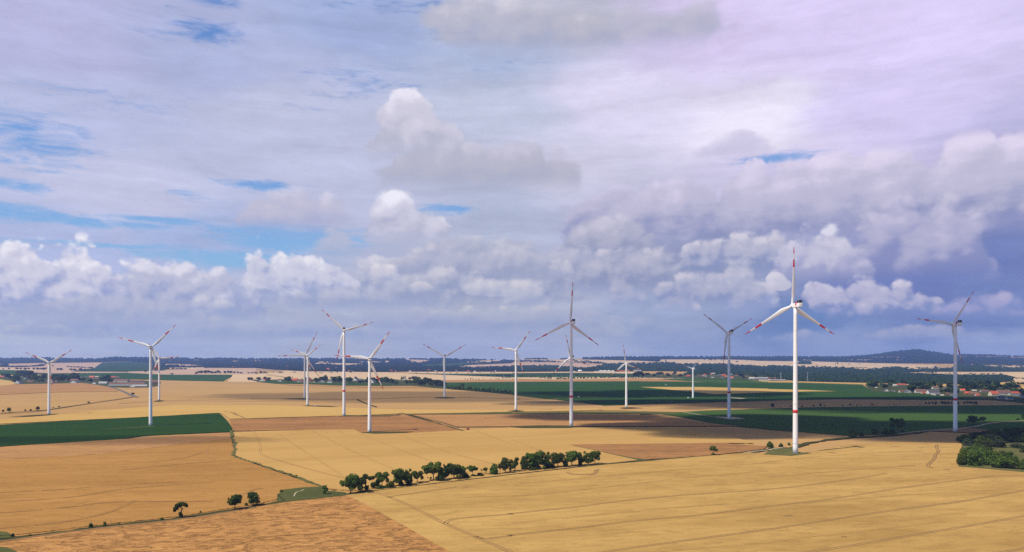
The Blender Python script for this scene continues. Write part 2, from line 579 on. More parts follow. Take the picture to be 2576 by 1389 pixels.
def leaf(name, c, c2, scale=.5):
    m, n, out = mat_nodes(name)
    p = n.node('ShaderNodeNewGeometry').outputs['Position']
    f = n.noise(p, scale, 3, .6)
    r = n.node('ShaderNodeObjectInfo').outputs['Random']
    col = n.mix(n.step(f, .3, .7), c2, c)
    hs = n.node('ShaderNodeHueSaturation')
    n.put(hs.inputs['Hue'], n.mad(n.sub(r, .5), .04, .5))
    n.put(hs.inputs['Value'], n.mad(n.sub(r, .5), .45, 1.0))
    n.put(hs.inputs['Color'], col)
    d = n.node('ShaderNodeBsdfDiffuse')
    n.put(d.inputs[0], hs.outputs[0])
    t = n.node('ShaderNodeBsdfTranslucent')
    n.put(t.inputs[0], hs.outputs[0])
    mx = n.node('ShaderNodeMixShader')
    mx.inputs[0].default_value = .40
    n.t.links.new(d.outputs[0], mx.inputs[1])
    n.t.links.new(t.outputs[0], mx.inputs[2])
    n.t.links.new(mx.outputs[0], out.inputs['Surface'])
    MAT[name] = m
    return m


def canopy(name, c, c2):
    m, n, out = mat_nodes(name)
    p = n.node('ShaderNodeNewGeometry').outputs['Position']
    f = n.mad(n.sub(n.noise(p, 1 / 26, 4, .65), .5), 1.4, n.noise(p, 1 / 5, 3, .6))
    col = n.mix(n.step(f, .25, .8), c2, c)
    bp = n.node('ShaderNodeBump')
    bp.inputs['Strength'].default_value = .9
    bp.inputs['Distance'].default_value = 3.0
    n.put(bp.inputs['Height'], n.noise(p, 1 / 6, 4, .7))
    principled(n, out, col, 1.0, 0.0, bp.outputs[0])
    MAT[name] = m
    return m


crop('wheat', (.41, .255, .108), (.32, .19, .075), ang=4, big=170, mid=26, stretch=7, contrast=1.1)
crop('wheat_front', (.45, .285, .098), (.315, .19, .062), ang=12, big=52, mid=15, stretch=3.2, contrast=1.4, lodged=(.245, .142, .050), lodge=.52, bump=.4, fine=1.3, grain=.6, patch=2.4)
crop('wheat_pale', (.44, .275, .098), (.345, .205, .068), ang=20, big=80, mid=12, stretch=4, contrast=1.0, bump=.3, fine=1.4, grain=.5, patch=2.0)
crop('wheat_line', (.365, .222, .077), (.31, .185, .062), ang=8, big=40, mid=8)
crop('wheat_yellow', (.47, .305, .105), (.39, .245, .08), ang=4, big=150, mid=24, stretch=7)
crop('wheat_orange', (.385, .205, .066), (.27, .14, .042), ang=6, big=75, mid=12, stretch=5, contrast=1.2, lodged=(.20, .10, .035), lodge=.32, bump=.4, fine=1.4, grain=.5)
crop('barley', (.46, .238, .085), (.33, .165, .058), ang=14, big=40, mid=7, stretch=2.2, contrast=1.5, lodged=(.22, .108, .044), lodge=.62, bump=.9, fine=1.1, grain=.8, lstretch=1.7, lscale=.9)
crop('barley_brown', (.355, .18, .070), (.22, .11, .048), ang=3, big=60, mid=13, stretch=6, contrast=1.4, lodged=(.13, .08, .05), lodge=.5, bump=.6)
crop('barley_red', (.40, .218, .088), (.285, .15, .062), ang=4, big=60, mid=10, stretch=6, contrast=1.2, lodged=(.17, .10, .06), lodge=.4, bump=.5)
crop('brown_field', (.26, .165, .095), (.19, .12, .075), ang=4, big=160, mid=30, stretch=6)
crop('stubble_pink', (.46, .31, .21), (.37, .245, .165), ang=4, big=300, mid=50, stretch=6)
crop('stubble_tan', (.54, .385, .225), (.44, .31, .18), ang=2, big=300, mid=50, stretch=6)
crop('beet_dark', (.024, .058, .015), (.015, .040, .011), ang=5, big=70, mid=12, stretch=8, bump=.4)
crop('beet', (.032, .076, .020), (.019, .050, .014), ang=2, big=140, mid=18, stretch=8, bump=.4)
crop('maize', (.055, .098, .024), (.030, .068, .018), ang=3, big=110, mid=16, stretch=7, bump=.4)
crop('far_green', (.030, .060, .024), (.018, .042, .018), ang=2, big=200, mid=40, stretch=6)
crop('meadow', (.098, .100, .036), (.050, .062, .024), ang=20, big=30, mid=6, stretch=2, bump=.5)
crop('verge', (.070, .072, .030), (.035, .042, .018), ang=12, big=22, mid=4, stretch=3, bump=.6, lodged=(.15, .10, .05), lodge=.5)
crop('soil', (.24, .145, .07), (.16, .095, .048), ang=10, big=30, mid=5, stretch=4, bump=.5)
crop('track_soil', (.29, .175, .075), (.22, .13, .058), ang=10, big=30, mid=5, stretch=4, bump=.4)
crop('gravel', (.40, .33, .24), (.30, .245, .175), ang=10, big=20, mid=4, stretch=3, bump=.2)
crop('asphalt', (.16, .15, .14), (.12, .115, .11), ang=10, big=30, mid=5, stretch=3, bump=.1)
crop('garden', (.060, .075, .030), (.030, .042, .018), ang=10, big=40, mid=9, stretch=2, bump=.5, lodged=(.20, .15, .08), lodge=.35)
crop('scrub_ground', (.14, .12, .05), (.06, .075, .025), ang=30, big=18, mid=5, stretch=1.5, bump=.6)
leaf('leaf', (.125, .170, .032), (.050, .085, .019))
leaf('leaf_light', (.150, .188, .033), (.070, .105, .024))
leaf('leaf_dark', (.090, .128, .028), (.034, .060, .017))
leaf('leaf_grey', (.070, .090, .045), (.038, .054, .028))
leaf('leaf_dry', (.16, .115, .055), (.085, .070, .032))
leaf('leaf_far', (.034, .055, .022), (.016, .031, .014), .2)
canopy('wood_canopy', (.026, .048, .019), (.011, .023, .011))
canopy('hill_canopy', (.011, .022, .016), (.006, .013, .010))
paint('bark', (.085, .065, .048), .9, .1, .3, 2.0)
paint('bark_pale', (.45, .42, .38), .9, .1, .3, 2.0)
paint('tower_white', (.79, .79, .81), .38, .5, .06, .12)
paint('blade_white', (.78, .78, .80), .3, .5, .03, .05)
paint('signal_red', (.58, .018, .030), .4, .4, .06)
paint('signal_orange', (.60, .085, .022), .4, .4, .06)
paint('dark_grille', (.022, .022, .028), .5, .3, .2)
paint('grey_metal', (.34, .35, .37), .45, .4, .1)
paint('concrete', (.42, .40, .36), .85, .2, .15)
WALLS = [paint('render_white', (.62, .61, .57), .85, .2, .06), paint('render_cream', (.58, .50, .38), .85, .2, .08), paint('brick', (.30, .14, .09), .9, .15, .2, 1.2),
         paint('render_grey', (.42, .41, .39), .85, .2, .08), paint('timber', (.14, .09, .06), .9, .1, .2)]
ROOFS = [paint('tile_red', (.42, .085, .045), .8, .2, .2, .8), paint('tile_brown', (.16, .085, .065), .85, .2, .2, .8), paint('slate', (.085, .082, .092), .7, .3, .2, .8),
         paint('tile_bright', (.55, .115, .055), .8, .2, .15, .8), paint('sheet_grey', (.33, .31, .31), .6, .3, .12, .5), paint('sheet_pale', (.50, .46, .39), .6, .3, .1)]
paint('window_glass', (.025, .03, .04), .15, .6, .2)
paint('door_wood', (.12, .06, .035), .7, .2, .15)
paint('tent_white', (.68, .66, .62), .6, .3, .05)
paint('tent_teal', (.18, .42, .44), .6, .3, .05)
paint('sign_red', (.45, .03, .03), .5, .3, .1)

# ------------------------------------------------------------------ the lie of the land
SKYLINE = [(-900, 903), (0, 903), (60, 903), (90, 901.8), (116, 900.8), (150, 902.5), (220, 903), (294, 900.5), (345, 901.5), (400, 900.5), (470, 902.5), (547, 902.5),
           (640, 904), (700, 904), (800, 903.5), (966, 904), (1120, 904), (1220, 905.5), (1300, 906), (1330, 903.5), (1378, 903.5), (1400, 905.5), (1420, 903), (1445, 903.5),
           (1465, 901.5), (1500, 899.8), (1620, 898.8), (1800, 898.7), (1990, 898.2), (2100, 898.8), (2140, 898), (2182, 895.6), (2220, 891), (2254, 885.2), (2294, 881.2),
           (2310, 880.3), (2329, 883.7), (2366, 889.3), (2396, 894.5), (2415, 893.8), (2429, 893), (2447, 893.5), (2504, 894.3), (2550, 897), (2600, 898), (2900, 899), (3600, 902)]
SKX = np.array([a for a, b in SKYLINE], float)
SKY_ = np.array([b for a, b in SKYLINE], float)
Y0, YC = 3500.0, 12000.0


def height(x, y):
    x, y = np.asarray(x, float), np.asarray(y, float)
    u = x / np.maximum(y, 3000.0)
    px = CX + F * u
    s = 0
    for off in (-16, -8, 0, 8, 16):
        s = s + np.interp(px + off, SKX, SKY_) / 5
    zc = EYE + (HZ - s) * YC / F
    hill = np.maximum(0, 899.0 - s) * YC / F
    zc = zc - hill
    t = np.clip((y - Y0) / (YC - Y0), 0, 1)
    z = zc * t ** 1.6 + hill * np.clip((t - .55) / .45, 0, 1) ** 1.5
    b = np.clip((y - YC) / 3000.0, 0, 1)
    return z * (1 - b * b * (3 - 2 * b) * .9)


def lifted(y, lift):
    return lift + np.where(np.asarray(y) > Y0, np.minimum((np.asarray(y) - Y0) / 800.0, 1.0) * (lift * 14 + .3), 0.0)


def at_many(pts, lift=0.0):
    """Points of the ground seen at the given places of the photo."""
    pts = np.asarray(pts, float)
    u, v = (pts[:, 0] - CX) / F, (HZ - pts[:, 1]) / F
    y = np.where(v < -1e-5, (EYE - lift) / np.maximum(-v, 1e-5), 1e9)
    far = y > Y0
    if far.any():
        uu, vv = u[far], v[far]
        ys = np.arange(Y0 - 150, YC + 1, 40.0)
        prev = np.full(len(uu), ys[0])
        lo, hi = np.full(len(uu), YC), np.full(len(uu), YC)
        done = np.zeros(len(uu), bool)
        for yy in ys:
            g = EYE + vv * yy - height(uu * yy, yy) - lifted(yy, lift)
            hit = (g <= 0) & ~done
            lo[hit], hi[hit] = prev[hit], yy
            done |= hit
            prev = np.full(len(uu), yy)
        for _ in range(18):
            mid = (lo + hi) / 2
            g = EYE + vv * mid - height(uu * mid, mid) - lifted(mid, lift)
            lo, hi = np.where(g > 0, mid, lo), np.where(g > 0, hi, mid)
        y[far] = hi
    x = u * y
    return np.stack([x, y, height(x, y) + lifted(y, lift)], 1)


def at(px, py, lift=0.0):
    return Vector(at_many([(px, py)], lift)[0])


# crops of the photo that the places below were read from
def S(k, *pts): return [(322.0 * k + .125 * x, 874.2 + .125 * y) for x, y in pts]
def A(k, *pts): return [(643.97 * k + .29884 * x, 691.8 + .29884 * y) for x, y in pts]
def B(k, *pts): return [(643.99 * k + .29787 * x, 974.8 + .29787 * y) for x, y in pts]


ub = np.arange(-1.7, 1.7001, .01)
yb = np.concatenate([[-6000.0, -1500.0, 200.0, 1800.0, 3300.0], np.arange(3500, 14001, 110.0)])
gx = np.outer(np.maximum(yb, 3500.0), ub)
gy = np.repeat(yb[:, None], len(ub), 1)
gv = np.stack([gx, gy, height(gx, gy)], 2).reshape(-1, 3)
nu = len(ub)
gf = [(r * nu + c, r * nu + c + 1, (r + 1) * nu + c + 1, (r + 1) * nu + c) for r in range(len(yb) - 1) for c in range(nu - 1)]
tag(link('ground', mesh('ground', gv, gf, [MAT['wheat']], smooth=True)), kind='structure')


def rough(poly, jx=1.2, jy=.28, step=22.0):
    out = []
    n = len(poly)
    for k in range(n):
        (ax, ay), (bx, by) = poly[k], poly[(k + 1) % n]
        m = max(1, int(math.hypot(bx - ax, (by - ay) * 3) / step))
        s = min(1.0, max(.12, (ay - 905) / 160.0))
        for i in range(m):
            t = i / m
            out.append((ax + (bx - ax) * t + rnd.uniform(-jx, jx) * s, ay + (by - ay) * t + rnd.uniform(-jy, jy) * s))
    return out


LIFT = [0.0]
CLEAR = []                     # open fields among the far woods


def carried_on(poly, cut, dx):
    """Fields cut by the edge of the picture go on beyond it."""
    n = len(poly)
    f = [cut(q) for q in poly]
    if sum(f) < 2 or all(f):
        return poly
    k0 = next(k for k in range(n) if not f[k])
    out, k = [], 0
    while k < n:
        i = (k0 + k) % n
        if not f[i]:
            out.append(poly[i])
            k += 1
            continue
        run = []
        while k < n and f[(k0 + k) % n]:
            run.append(poly[(k0 + k) % n])
            k += 1
        out += run if len(run) < 2 else [run[0]] + [(x + dx, y) for x, y in run] + [run[-1]]
    return out


def field(name, poly, mat, jit=1.0):
    poly = carried_on(carried_on(poly, lambda q: q[0] > 2566, 650), lambda q: q[0] < 3, -650)
    poly = [(x, y if y < 1394 else y + 700) for x, y in poly]
    LIFT[0] += .012
    if name in ('far_field', 'far_green_field', 'stubble_strip', 'far_meadow'):
        CLEAR.append(poly)
    lift = LIFT[0]
    poly = rough(poly, 1.2 * jit, .28 * jit)
    bm = bmesh.new()
    vs_ = [bm.verts.new((x, y, 0)) for x, y in poly]
    bmesh.ops.triangle_fill(bm, use_beauty=True, edges=[bm.edges.new((vs_[k], vs_[(k + 1) % len(vs_)])) for k in range(len(vs_))])
    ys = [p[1] for p in poly]
    xs = [p[0] for p in poly]
    if min(ys) < 955:
        def cut(co, no):
            bmesh.ops.bisect_plane(bm, geom=bm.verts[:] + bm.edges[:] + bm.faces[:], dist=1e-6, plane_co=co, plane_no=no)
        y = min(ys) + 1.0
        while y < min(max(ys), 957):
            cut((0, y, 0), (0, 1, 0))
            y += 1.3
        x = min(xs) + 20
        while x < max(xs):
            cut((x, 0, 0), (1, 0, 0))
            x += 26
    co = at_many([(v.co.x, v.co.y) for v in bm.verts], lift)
    for v, c in zip(bm.verts, co):
        v.co = c
    bmesh.ops.recalc_face_normals(bm, faces=bm.faces[:])
    for f in bm.faces:
        if f.normal.z < 0:
            f.normal_flip()
    me = bpy.data.meshes.new(name)
    bm.to_mesh(me)
    bm.free()
    me.materials.append(MAT[mat])
    return tag(link(name, me), kind='structure')


def smooth_line(pts, n=8):
    out = []
    for k in range(len(pts) - 1):
        p0, p1, p2, p3 = pts[max(k - 1, 0)], pts[k], pts[k + 1], pts[min(k + 2, len(pts) - 1)]
        for i in range(n):
            t = i / n
            out.append(tuple(.5 * (2 * b + (c - a) * t + (2 * a - 5 * b + 4 * c - d) * t * t + (3 * b - a - 3 * c + d) * t ** 3) for a, b, c, d in zip(p0, p1, p2, p3)))
    return out + [pts[-1]]


def ribbon(name, pts, width, mat, offs=(0.0,), wob=.12, lift=1.0, gaps=0.0):
    """Strips of the given width (m) along a line of the photo, draped on the ground."""
    line = at_many(smooth_line(pts), lift)
    v, f = [], []
    for off in offs:
        b = len(v)
        for k in range(len(line)):
            t = line[min(k + 1, len(line) - 1)] - line[max(k - 1, 0)]
            nrm = np.array([-t[1], t[0], 0.0]) / (math.hypot(t[0], t[1]) + 1e-9)
            w = width * (1 + rnd.uniform(-wob, wob)) / 2
            o = off + rnd.uniform(-wob, wob) * width * .5
            v.append(line[k] + nrm * (o - w))
            v.append(line[k] + nrm * (o + w))
        for k in range(len(line) - 1):
            if gaps and rnd.random() < gaps:
                continue
            f.append((b + 2 * k, b + 2 * k + 2, b + 2 * k + 3, b + 2 * k + 1))
    me = mesh(name, v, f, [MAT[mat]])
    me.flip_normals()
    return tag(link(name, me), kind='structure')


# ------------------------------------------------------------------ settings for shade, air and woods
HAZE_D, HAZE_COL = 4.8e-5, (.29, .46, 1.0)
# shade of the clouds on the ground: left, right, top, bottom in the photo, density
SHADE = [(1850, 3100, 1060, 1115, .88), (1480, 2300, 1062, 1092, .88), (1600, 2060, 1084, 1106, .82), (1640, 3400, 1000, 1043, .88), (1320, 2000, 1006, 1018, .82), (1250, 1700, 1041, 1060, .85), (1600, 2160, 1044, 1070, .88),
         (520, 1560, 984, 1013, .34), (-300, 680, 1099, 1122, .28), (1250, 1560, 1012, 1021, .4), (1330, 2050, 982, 1000, .7)]


def woods_list():
    W = []
    far = S(0, (0, 226), (840, 216), (930, 202), (1100, 232), (2100, 228), (2250, 196), (2576, 208)) + S(1, (400, 199), (760, 212), (1600, 235), (1780, 222), (2576, 236)) + S(2, (0, 226), (1500, 226), (2576, 238)) + S(3, (0, 232), (1200, 232), (2000, 248), (2576, 262), (2576, 318), (1900, 345), (1450, 384), (1840, 410), (2576, 385), (2576, 488), (1500, 486), (400, 488)) + S(2, (2576, 496), (960, 478), (0, 428)) + S(1, (2576, 414), (1550, 408), (740, 405), (640, 340), (0, 280)) + S(0, (2060, 298), (760, 312), (0, 330))
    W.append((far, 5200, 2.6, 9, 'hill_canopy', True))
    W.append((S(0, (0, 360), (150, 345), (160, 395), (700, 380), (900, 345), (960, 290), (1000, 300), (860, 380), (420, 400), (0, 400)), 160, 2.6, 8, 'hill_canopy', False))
    W.append((S(1, (500, 350), (760, 360), (780, 440), (700, 455), (400, 460)), 60, 2.6, 8, 'wood_canopy', False))
    mid = S(4, (0, 382), (560, 374), (760, 372), (1000, 388), (1280, 420), (1600, 416), (1900, 345), (2200, 322), (2576, 332)) + S(5, (0, 330), (380, 325), (520, 310), (860, 350), (1160, 335), (1450, 345), (1500, 295), (1640, 290), (1760, 345), (2576, 398)) + S(6, (0, 382), (480, 378), (750, 368), (860, 404), (1100, 406), (1550, 410), (1750, 445), (2000, 458), (2050, 390), (2500, 354)) + S(7, (0, 368), (300, 374), (400, 442), (1120, 424), (1250, 350), (1700, 354), (1750, 388), (2050, 390), (2200, 418), (2576, 414), (2576, 488), (600, 488), (180, 506), (850, 530), (1150, 550), (2100, 550), (2360, 615), (2330, 688), (1830, 716), (1200, 732), (0, 735)) + S(6, (2576, 730), (2140, 715), (1200, 696), (600, 682), (400, 655), (0, 640)) + S(5, (2300, 600), (900, 560), (1000, 484), (100, 474)) + S(4, (2420, 480), (1400, 484), (0, 488))
    W.append((mid, 6500, 3.2, 6, 'wood_canopy', True))
    ridge = S(4, (1420, 203), (1700, 192), (2576, 184)) + S(5, (0, 184), (300, 181), (2576, 184)) + S(6, (0, 184), (1400, 187), (2000, 159), (2576, 74)) + S(7, (320, 44), (450, 37), (600, 64), (900, 109), (1140, 154), (1400, 140), (2000, 149), (2350, 174), (2576, 178), (2576, 340), (1700, 330), (820, 325), (0, 318)) + S(6, (2200, 312), (1100, 285), (600, 268), (0, 280)) + S(5, (2100, 248), (1400, 237), (420, 240), (400, 285), (0, 268)) + S(4, (2576, 264), (2000, 250), (1420, 240))
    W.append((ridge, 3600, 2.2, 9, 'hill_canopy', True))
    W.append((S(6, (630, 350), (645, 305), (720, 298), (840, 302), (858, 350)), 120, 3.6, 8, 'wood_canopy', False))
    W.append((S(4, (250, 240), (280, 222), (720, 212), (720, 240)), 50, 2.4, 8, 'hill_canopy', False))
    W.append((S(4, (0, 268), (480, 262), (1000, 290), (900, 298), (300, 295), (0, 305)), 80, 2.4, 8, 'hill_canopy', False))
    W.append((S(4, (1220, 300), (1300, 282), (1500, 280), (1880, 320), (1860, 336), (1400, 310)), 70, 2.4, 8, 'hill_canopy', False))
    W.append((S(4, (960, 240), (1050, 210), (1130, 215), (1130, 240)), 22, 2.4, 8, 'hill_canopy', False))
    W.append((S(7, (1250, 350), (1700, 350), (2576, 345), (2576, 375), (1760, 362)), 60, 2.4, 8, 'wood_canopy', False))
    return W


for _poly, _n, _r, _m, _mat, _c in woods_list()[:5]:
    field('wood_floor', _poly, _mat, .4)


# ------------------------------------------------------------------ fields, from the farthest to the nearest
# far slopes
field('far_field', S(0, (0, 335), (2055, 305), (1890, 418), (1650, 440), (1430, 480)) + S(1, (0, 490), (0, 508)) + S(0, (1040, 520), (600, 500), (450, 455), (0, 450)), 'stubble_pink')
field('far_field', S(0, (0, 405), (400, 415), (960, 440), (960, 470), (0, 452)), 'stubble_tan')
field('far_green_field', S(0, (2055, 303), (1890, 418), (1430, 482)) + S(1, (0, 492), (350, 476), (720, 462), (760, 410), (640, 350), (300, 300), (0, 285)), 'far_green')
field('far_field', S(1, (620, 335), (1000, 330), (1690, 372), (1400, 385), (760, 362)), 'stubble_pink')
field('far_field', S(1, (760, 408), (1530, 400), (1540, 425), (1000, 440), (740, 430)), 'stubble_tan')
field('far_field', S(1, (0, 485), (700, 465), (1550, 415), (2576, 420)) + S(2, (640, 470), (0, 440)) + S(1, (2576, 545), (1360, 548), (700, 548), (0, 515)), 'stubble_pink')
for q in ([(810, 280), (1150, 288), (1140, 297), (815, 290)], [(820, 262), (1010, 262), (1000, 270), (830, 270)], [(1280, 250), (1440, 246), (1420, 262), (1290, 262)], [(1720, 248), (1950, 256), (1940, 270), (1720, 262)],
          [(2100, 268), (2250, 270), (2240, 280), (2110, 282)], [(2480, 255), (2576, 260), (2576, 275), (2460, 270)], [(720, 290), (480, 285), (480, 300), (720, 300)], [(2050, 385), (2270, 380), (2270, 392), (2060, 396)]):
    field('far_field', S(1, *q), 'stubble_pink', .4)
field('far_field', S(2, (1160, 340), (1230, 305), (1760, 318), (2100, 325), (2170, 348), (1700, 360), (1400, 335)), 'stubble_tan', .6)
field('far_field', S(2, (2030, 292), (2300, 272), (2560, 290), (2480, 305), (2080, 300)), 'stubble_pink', .6)
for q in ([(0, 258), (180, 265), (160, 280), (0, 278)], [(560, 430), (690, 425), (680, 442), (570, 442)], [(1240, 285), (1460, 282), (1440, 300), (1260, 302)]):
    field('far_field', S(2, *q), 'stubble_pink', .4)
field('far_field', S(3, (330, 235), (900, 252), (920, 262), (760, 300), (660, 315), (560, 290), (460, 262)), 'stubble_pink', .6)
field('far_field', S(3, (20, 265), (120, 275), (100, 320), (40, 305)), 'stubble_tan', .4)
field('far_green_field', S(3, (720, 350), (1240, 318), (1900, 305), (2050, 330), (1700, 345), (1480, 378), (760, 385)), 'far_green', .6)
field('far_field', S(3, (1490, 300), (2000, 262), (2380, 255), (2370, 272), (2060, 298)), 'stubble_tan', .6)
field('far_field', S(3, (1440, 385), (1760, 350), (2576, 325)) + S(4, (0, 322), (700, 302), (1150, 310), (1880, 350), (1600, 412), (1000, 380), (560, 372), (0, 378)) + S(3, (1870, 380), (1840, 408)), 'stubble_pink', .6)
field('far_field', S(4, (0, 245), (1240, 250), (2576, 268)) + S(5, (0, 270), (400, 290), (0, 300)) + S(4, (2576, 328), (2000, 325), (1800, 300), (1000, 285), (350, 262), (0, 262)), 'stubble_tan', .6)
field('far_field', S(5, (420, 245), (1090, 243), (1400, 240), (2100, 252), (2576, 285)) + S(6, (0, 285), (600, 272), (1100, 288), (2200, 318), (2576, 330)) + S(7, (0, 335), (820, 360), (800, 378), (1120, 420), (400, 440), (0, 400)) + S(6, (2000, 450), (1750, 420), (900, 400), (0, 378)) + S(5, (2576, 395), (1700, 345), (1000, 345), (520, 300), (380, 300)), 'stubble_tan', .6)
field('far_field', S(5, (0, 295), (520, 310), (380, 325), (0, 322)), 'stubble_pink', .5)
for q in ([(700, 236), (900, 250), (880, 272), (720, 262)], [(1580, 238), (2100, 240), (2080, 268), (1620, 255)], [(2100, 190), (2576, 178), (2576, 195), (2130, 205)]):
    field('far_field', S(6, *q), 'brown_field', .5)
field('far_field', S(7, (0, 186), (220, 190), (150, 202), (0, 208)), 'brown_field', .6)
field('far_field', S(7, (0, 240), (160, 244), (150, 256), (0, 262)), 'brown_field', .6)
field('far_field', S(7, (1250, 168), (1700, 172), (2400, 185), (2576, 190), (2576, 215), (1900, 195), (1300, 180)), 'brown_field', .5)
field('far_field', S(7, (1750, 382), (1880, 360), (2340, 378), (2576, 390), (2576, 412), (2200, 415), (2050, 385)), 'stubble_tan', .5)
field('far_field', S(7, (180, 508), (600, 492), (1150, 495), (2576, 492), (2576, 690), (2340, 690), (2360, 600), (2100, 545), (1150, 545), (850, 528)), 'stubble_tan', .6)
# middle distance, left
field('sugar_beet_field', S(0, (0, 455), (300, 462), (600, 502), (1040, 522), (2576, 508)) + S(1, (0, 512), (700, 545), (1300, 552), (2110, 550), (1920, 685), (1200, 670), (0, 640)) + S(0, (2300, 640), (1400, 570), (600, 562), (0, 530)), 'beet')
field('wheat_field', S(0, (0, 545), (960, 570), (960, 640), (0, 600)), 'wheat_yellow')
field('wheat_field', S(1, (1360, 535), (2576, 540)) + S(2, (640, 470), (960, 484), (2576, 500)) + S(3, (560, 525), (1200, 552), (2576, 603)) + S(4, (0, 620)) + S(3, (2576, 645), (1600, 655), (450, 665), (0, 655)) + S(2, (2576, 650), (0, 700)) + S(1, (2000, 690), (2115, 550)), 'stubble_tan')
field('harvested_field', S(3, (450, 660), (1600, 655), (2576, 640)) + S(4, (0, 625), (900, 650), (2576, 615)) + S(5, (0, 630), (500, 645), (1050, 680), (1600, 698), (900, 687), (0, 680)) + S(4, (0, 690)) + S(3, (1250, 699), (450, 695)), 'barley_red')
field('stubble_strip', S(3, (400, 492), (1500, 490), (2576, 497)) + S(4, (0, 508), (1150, 490), (2500, 490), (2420, 525), (1220, 510), (0, 520)) + S(3, (2576, 525), (1240, 530), (620, 518)), 'stubble_tan', .6)
field('far_meadow', S(3, (620, 520), (1300, 530), (2576, 523)) + S(4, (0, 517), (1220, 508), (2420, 525)) + S(5, (0, 530), (500, 540), (400, 600), (0, 600)) + S(4, (0, 600)) + S(3, (2576, 598), (1240, 552)), 'far_green')
field('far_meadow', S(4, (0, 580), (1200, 570), (2400, 580), (2100, 600), (0, 606)), 'maize', .6)
field('stubble_strip', S(4, (0, 604), (2576, 596)) + S(5, (0, 598), (900, 602), (900, 622), (0, 630)) + S(4, (2576, 618), (900, 648), (0, 626)), 'stubble_tan', .6)
field('meadow_field', S(5, (380, 640), (900, 620), (2200, 660), (2576, 690)) + S(6, (0, 700), (0, 735)) + S(5, (2576, 720), (1500, 706), (1050, 684)), 'maize')
field('stubble_strip', S(6, (0, 672), (500, 682), (2140, 720), (2130, 745), (600, 702), (0, 694)) + S(5, (2400, 688)), 'wheat_yellow', .6)
field('sugar_beet_field', S(3, (550, 755), (1240, 705)) + S(4, (0, 694), (2576, 676)) + S(5, (0, 680), (900, 690), (1500, 706), (2576, 715)) + S(6, (0, 706), (700, 712), (1900, 748), (2100, 880)) + S(7, (0, 905), (1000, 975), (2000, 1052), (0, 1050)) + S(6, (2576, 1045), (1300, 1038), (0, 1070)) + S(5, (2576, 1072), (1760, 1095), (0, 1140)) + S(4, (2576, 1145), (1850, 1168), (1230, 1085), (820, 1042), (600, 1025), (0, 952)) + S(3, (2576, 945), (1240, 828), (600, 790)), 'beet')
field('wheat_field', S(5, (0, 795), (1200, 795), (2576, 828)) + S(6, (0, 835), (850, 857), (1380, 882), (850, 884), (0, 902)) + S(5, (2576, 905), (1500, 940), (1050, 892)), 'wheat_yellow', .6)
field('sugar_beet_field', S(2, (0, 660), (950, 700), (2576, 735)) + S(3, (600, 765), (600, 785), (0, 775)) + S(2, (2576, 775), (1740, 765), (940, 735), (400, 730), (0, 688)), 'beet')
field('harvested_field', S(2, (480, 738), (1740, 768), (2576, 776)) + S(3, (550, 772), (1000, 812), (0, 812)) + S(2, (1700, 785), (700, 765)), 'barley_red', .6)
field('harvested_field', S(0, (0, 770), (250, 740), (1500, 720), (1650, 705), (1900, 740), (2200, 800), (2390, 885), (1200, 897), (0, 950)), 'barley_red')
field('wheat_field', S(0, (0, 640), (270, 680), (300, 735), (250, 745), (0, 772)), 'wheat_yellow', .6)
field('wheat_field', S(0, (0, 955), (1200, 902), (2390, 890), (2480, 905)) + S(1, (0, 965), (0, 1005)) + S(0, (1550, 1160), (960, 1250), (0, 1322)), 'wheat', .6)
field('village_green', S(0, (0, 575), (700, 590), (1000, 600), (1500, 570), (2300, 600)) + S(1, (0, 650), (660, 690), (640, 770), (420, 800), (0, 808)) + S(0, (2300, 800), (1900, 742), (1650, 710), (1500, 718), (300, 735), (270, 680), (0, 640)), 'garden')
field('village_green', S(2, (0, 650), (1000, 640), (2576, 640)) + S(3, (1200, 690), (1240, 828), (600, 775), (0, 740)) + S(2, (2576, 735), (940, 690), (0, 680)), 'garden')
field('village_green', S(5, (0, 545), (900, 540), (2576, 560)) + S(6, (0, 650), (450, 660), (0, 672)) + S(5, (2300, 660), (900, 618), (0, 600)), 'garden')
field('village_green', S(6, (1950, 760), (2576, 730)) + S(7, (300, 760), (1200, 740), (2576, 700), (2576, 1120), (2420, 1100), (1900, 1055), (1000, 975), (0, 905)) + S(6, (2100, 885)), 'garden')
field('stubble_strip', S(7, (430, 770), (820, 745), (1500, 738), (1480, 765), (980, 785), (700, 800)), 'wheat_yellow', .6)
field('stubble_strip', S(7, (1830, 715), (2576, 700), (2576, 760), (2200, 750)), 'wheat_yellow', .6)
field('stubble_strip', S(7, (2230, 770), (2576, 765), (2576, 835), (2420, 835)), 'wheat_yellow', .6)
# middle distance, right
field('maize_field', A(2, (1170, 1160), (1430, 1152), (1700, 1138), (2155, 1125)) + A(3, (300, 1115), (700, 1108), (1500, 1100), (2155, 1095), (2155, 1228), (1900, 1240), (1700, 1275), (1350, 1308), (1100, 1335), (660, 1347), (0, 1300)) + A(2, (1650, 1240), (1400, 1190)), 'maize')
field('maize_field', A(3, (1700, 1285), (1900, 1250), (2155, 1232), (2155, 1300), (1900, 1302)), 'maize')
field('track_side', A(3, (1350, 1312), (1700, 1288), (1900, 1304), (2155, 1304), (2155, 1345), (1950, 1345), (1580, 1322)), 'soil')
field('grass_strip', S(3, (270, 1301), (2576, 1291)) + S(4, (0, 1310), (1200, 1290), (2576, 1285)) + S(5, (700, 1300), (850, 1312), (700, 1335), (0, 1345)) + S(4, (2576, 1328), (1200, 1325), (0, 1337)) + S(3, (2576, 1337), (400, 1340)), 'meadow', .5)
field('barley_field', A(1, (1300, 1176), (2155, 1172)) + A(2, (0, 1172), (1180, 1177), (1640, 1246), (1900, 1270), (0, 1276)) + A(1, (1700, 1279)), 'barley_red')
